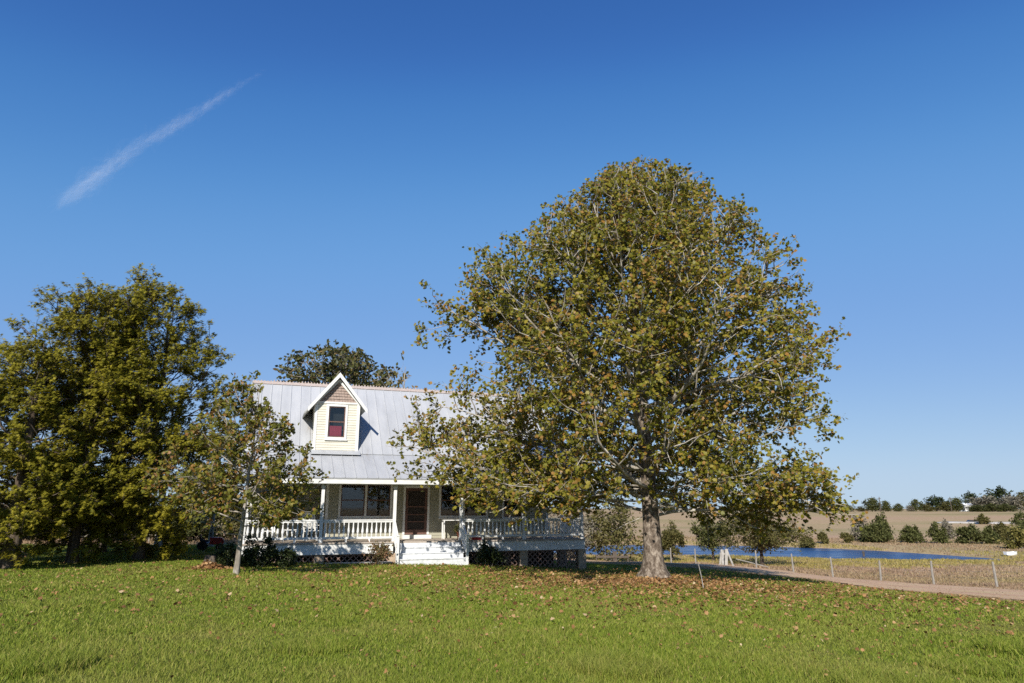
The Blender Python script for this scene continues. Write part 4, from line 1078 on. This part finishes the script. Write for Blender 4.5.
def car(label, loc, rz):
    t = thing('parked_car', label, 'car', loc, rz)
    b = MB(); b.prism([(-2.1,.3),(2.1,.3),(2.15,.62),(1.9,.82),(.95,.92),(-1.95,.95),(-2.15,.7)], 'y', -.85, .85); b.build('body', M['maroon'], t, .05)
    c = MB(); c.prism([(.95,.93),(.3,1.42),(-1.2,1.45),(-1.75,.96)], 'y', -.74, .74); c.build('window', M['cargl'], t, .03)
    r_ = MB(); r_.prism([(.32,1.425),(.25,1.47),(-1.15,1.50),(-1.22,1.455)], 'y', -.70, .70); r_.build('roof', M['maroon'], t)
    for xx in (-1.35,1.35):
        for yy in (-.86,.86):
            w = MB(); w.tube([(xx,yy-.1,.32),(xx,yy+.1,.32)], .32, 14); w.build('wheel', M['black'], t)
x, y, z = gp(974, 204.5, 524); car('dark red car on the far gravel road beside a bush', (x,y,z-.8), R(-6))

# garden machine, stump, tank, leaf pile on the left
x, y, z = gp(211, 36.5, 550)
t = thing('riding_mower', 'small red and white riding mower far behind the young tree', 'mower', (x,y,z), R(20))
b = MB(); b.prism([(-.1,.28),(.55,.28),(.58,.5),(.45,.62),(-.1,.64)], 'y', -.26, .26); b.build('hood', M['red_plastic'], t, .03)
b = MB(); b.box(-.62,-.1,-.33,.33,.26,.40); b.build('body', M['metal_white'], t, .02)
b = MB(); b.prism([(-.55,.42),(-.15,.42),(-.16,.5),(-.48,.52),(-.56,.82),(-.62,.8)], 'y', -.2, .2); b.build('seat', M['black'], t, .02)
b = MB(); b.tube([(-.02,0,.6),(-.1,0,.82)], .015, 6); b.tube([(-.1+.02*math.cos(a),.15*math.cos(a),.82+.15*math.sin(a)*.3) for a in np.linspace(0,6.28,13)], .014, 5); b.build('steering_wheel', M['black'], t)
for xx, rr in ((-.42,.24),(.38,.17)):
    for yy in (-.38,.38): w = MB(); w.tube([(xx,yy-.07,rr),(xx,yy+.07,rr)], rr, 14); w.build('wheel', M['black'], t)
x, y, z = gp(210, 25.2, 563)
s = MB(); s.lathe([(.30,-.1),(.25,.1),(.22,.30),(.21,.42),(.19,.44)], 0, 0, 14); o = s.build('tree_stump', M['bark_dark'], None, 0, True); o.location = (x,y,z)
tag(o, 'dark grey tree stump beside the leaf pile at the left shrub', 'stump')
x, y, z = gp(151, 44, 545)
t = thing('storage_tank', 'small white tank on legs glimpsed between conifer trunks', 'tank', (x,y,z), R(30))
b = MB(); b.tube([(-.24,0,1.15),(-.21,0,1.15),(.21,0,1.15),(.24,0,1.15)], (.10,.19,.19,.10), 14); b.build('body', M['metal_white'], t, 0, True)
for xx in (-.17,.17):
    for yy in (-.12,.12): b = MB(); b.bar((xx,yy,-.05),(xx,yy*.9,1.02),.05,.05); b.build('leg', M['grey_wood'], t)

# ------------------------------------------------------------------ grass, fallen leaves
def blades(name, seed, n, r0, r1, az0, az1, poly, hgt, wid, m, label, scale_w=7., inside=True, extra=None, hvar=None):
    g = np.random.default_rng(seed)
    r = np.exp(g.uniform(math.log(r0), math.log(r1), n)); a = np.radians(g.uniform(az0, az1, n))
    x, y = r*np.sin(a), r*np.cos(a)
    k = poly_sdf(x, y, poly) < 0
    if not inside: k = ~k
    if extra is not None: k &= extra(x, y)
    x, y, r = x[k], y[k], r[k]; n = len(x); z = ground_z(x, y)
    h = g.uniform(*hgt, n)*(1+.35*np.sin(x*.9+1.3*np.sin(y*.7))*np.sin(y*.8)); 
    if hvar is not None: h = h*hvar(x, y)
    w = g.uniform(*wid, n)*np.maximum(1, r/scale_w)
    th = g.uniform(0, 2*np.pi, n); s = np.stack([np.cos(th), np.sin(th), np.zeros(n)], -1)
    ln = g.normal(0, .45, (n,2)); tip = np.stack([ln[:,0]*h, ln[:,1]*h, h], -1)
    B = np.stack([x, y, z+.0], -1)
    mid = B + tip*np.array([.35,.35,.6])
    V = np.stack([B-s*w[:,None]/2, B+s*w[:,None]/2, mid+s*w[:,None]*.38, B+tip, mid-s*w[:,None]*.38], 1).reshape(-1,3)
    f = np.arange(n)[:,None]*5
    o = link(name, mesh_arrays(name, V, [np.concatenate([f,f+1,f+2,f+4],1), np.concatenate([f+4,f+2,f+3],1)]), m)
    return tag(o, label, kind='stuff')
HP = [hw(-.1,-.05)[:2], hw(W+.1,-.05)[:2], hw(W+.1,10)[:2], hw(-.1,10)[:2]]
SP_ = [hw(6.0,-1.1)[:2], hw(9.0,-1.1)[:2], hw(9.0,0)[:2], hw(6.0,0)[:2]]
def free(x, y): return (poly_sdf(x, y, HP) > 0) & (poly_sdf(x, y, SP_) > .02)
blades('lawn_grass', 1, 520000, 5.0, 46, -46, 46, LAWN, (.035,.085), (.005,.010), M['grass'], 'short green lawn grass with dry patches', extra=free)
tl = np.array([(-2.5,9.5),(1.2,8.2),(5.6,9.0),(3.9,7.6),(7.2,10.4),(-5.3,8.3)])
def tufts(x, y): return np.min(np.hypot(x[:,None]-tl[:,0], y[:,None]-tl[:,1]), 1) < .55
blades('grass_tufts', 2, 260000, 6.5, 13, -46, 46, LAWN, (.09,.19), (.005,.009), M['grass'], 'longer dark green grass tufts in the lawn foreground', extra=tufts)
def near_bank(x, y):
    d = poly_sdf(x, y, POND); near = y < 72+.12*x
    return d < np.where(near, np.where(x > 36, 8, 15), 2)*1.0+np.where(near, 1, .4)*(0)+2.5*np.sin(x*.35)+1.5*np.sin(x*.9+y*.5)
offtrack = lambda x, y: (line_dist(x, y, TRACK) > 4.6+1.0*np.sin(x*.8)*np.sin(y*1.1)) | (np.sin(x*12.9+y*78.2)*43758.5 % 1 < .06)
blades('pasture_grass', 3, 210000, 20, 125, -8, 46, LAWN, (.09,.20), (.010,.02), M['drygrass'], 'dry pinkish-tan pasture grass around the wire fence', scale_w=16., inside=False,
       extra=lambda x, y: (poly_sdf(x, y, POND) > .2) & offtrack(x, y) & free(x, y) & ~near_bank(x, y), hvar=lambda x, y: np.where(x-24.5+.338*(y-36) < 0, .35, 1.0))
blades('bank_grass', 6, 230000, 34, 110, -8, 46, LAWN, (.10,.23), (.010,.02), M['bankgrass'], 'yellow-green rank grass along the pond banks', scale_w=18., inside=False,
       extra=lambda x, y: (poly_sdf(x, y, POND) > .1) & offtrack(x, y) & free(x, y) & near_bank(x, y))
blades('rough_grass', 4, 60000, 26, 80, -46, -8, LAWN, (.12,.3), (.010,.02), M['drygrass'], 'dry rough grass beyond the lawn on the left', scale_w=16., inside=False,
       extra=lambda x, y: (line_dist(x, y, TRACK) > 4.0+.9*np.sin(x*.8)*np.sin(y*1.1)) & free(x, y))

g = np.random.default_rng(9)
n = 24000; rad = np.where(np.arange(n) < 17000, np.abs(g.normal(0, 9.5, n)), np.abs(g.normal(0, 5.5, n))); a = g.uniform(0, 2*np.pi, n); x = TX-.5+rad*np.cos(a)*1.25; y = TY-2.2+rad*np.sin(a)
x2 = g.uniform(-16, 22, 2000); y2 = g.uniform(5.5, 26, 2000)
x = np.append(x, x2); y = np.append(y, y2); k = (poly_sdf(x, y, LAWN) < 0) & free(x, y) & (y > 4); x, y = x[k], y[k]
P = np.stack([x, y, ground_z(x, y)+g.uniform(.045,.095,len(x))], -1); N = g.normal(0,.45,(len(x),3))+np.array([0,0,1]); U = g.normal(0,1,(len(x),3))
V, F = scatter(P, N, U, (.032+.075*g.uniform(0,1,len(x))**1.6)*np.clip((y-2)/13, .5, 1), LV*np.array([1,1,1.8]), LF)
tag(link('fallen_leaves', mesh_arrays('fallen_leaves', V, F), M['lf_fall']), 'brown fallen leaves scattered over the lawn under the great tree', kind='stuff')
cx_, cy_, cz_ = gp(209, 24.6, 566); n = 900
q = g.normal(0,1,(n,2))*np.array([.34,.26]); hgt = .26*np.exp(-(q[:,0]/.4)**2-(q[:,1]/.32)**2)
P = np.stack([cx_+q[:,0], cy_+q[:,1], ground_z(cx_+q[:,0], cy_+q[:,1])+.02+hgt*g.uniform(.1,1,n)], -1)
V, F = scatter(P, g.normal(0,.6,(n,3))+np.array([0,0,1]), g.normal(0,1,(n,3)), g.uniform(.07,.13,n), LV, LF)
tag(link('leaf_pile', mesh_arrays('leaf_pile', V, F), M['lf_fall']), 'small heap of tan fallen leaves left of the young tree', kind='stuff')

# ------------------------------------------------------------------ contrail: a real, very thin cloud high up
def trail():
    m, t, p, out = new_mat('ice_cloud'); t.nodes.remove(p)
    df = t.nodes.new('ShaderNodeBsdfDiffuse'); df.inputs[0].default_value = (.9,.9,.92,1); tl_ = t.nodes.new('ShaderNodeBsdfTranslucent'); tl_.inputs[0].default_value = (.9,.9,.92,1)
    ad = t.nodes.new('ShaderNodeMixShader'); ad.inputs[0].default_value = .5; tr = t.nodes.new('ShaderNodeBsdfTransparent'); mx = t.nodes.new('ShaderNodeMixShader'); mx.inputs[0].default_value = .0062
    t.links.new(df.outputs[0], ad.inputs[1]); t.links.new(tl_.outputs[0], ad.inputs[2]); t.links.new(tr.outputs[0], mx.inputs[1]); t.links.new(ad.outputs[0], mx.inputs[2]); t.links.new(mx.outputs[0], out.inputs['Surface'])
    A = at(60, 204, 5200); B = at(264, 66, 6000); g = np.random.default_rng(12); d = B-A; L = np.linalg.norm(d); d = d/L; s = unit(np.cross(d, np.array([0,0,1.]))); w = np.cross(s, d)
    n = 1300; f = g.uniform(-.02,1,n); f = np.where(f < .12, f+.12*g.uniform(0,1,n), f)*g.uniform(.45,1,n)**.6; st = .5+.5*np.sin(f*37+1)*np.sin(f*13)
    f = np.where(g.uniform(0,1,n) < .35+.65*st, f, np.abs(f+g.normal(0,.05,n)))
    wd = (62*(1-f)**.8+9)*np.minimum(1, f*5+.45)
    off = 26*np.sin(f*5.2)-8*np.sin(f*14); lob = np.where(g.uniform(0,1,n) < .5, -.45, .4)
    P = A[None]+d[None]*(L*f)[:,None]+w[None]*(off+(lob*.8+g.normal(0,.45,n))*wd)[:,None]+s[None]*(g.normal(0,.5,n)*wd)[:,None]
    N = g.normal(0,.5,(n,3))+np.array([0,-1.0,.4]); ang = g.normal(0,.35,n)
    U = d[None]*np.cos(ang)[:,None]+w[None]*np.sin(ang)[:,None]
    k = 8; th = 2*np.pi*np.arange(k)/k; tv = np.stack([.28*np.cos(th), np.sin(th), 0*th], -1)
    V, F = scatter(P, N, U, g.uniform(45,130,n)*(1-.5*f), tv, [np.arange(k)[None]])
    tag(link('contrail_cloud', mesh_arrays('contrail_cloud', V, F), m), 'faint white contrail streak in the upper left sky', kind='stuff')
trail()
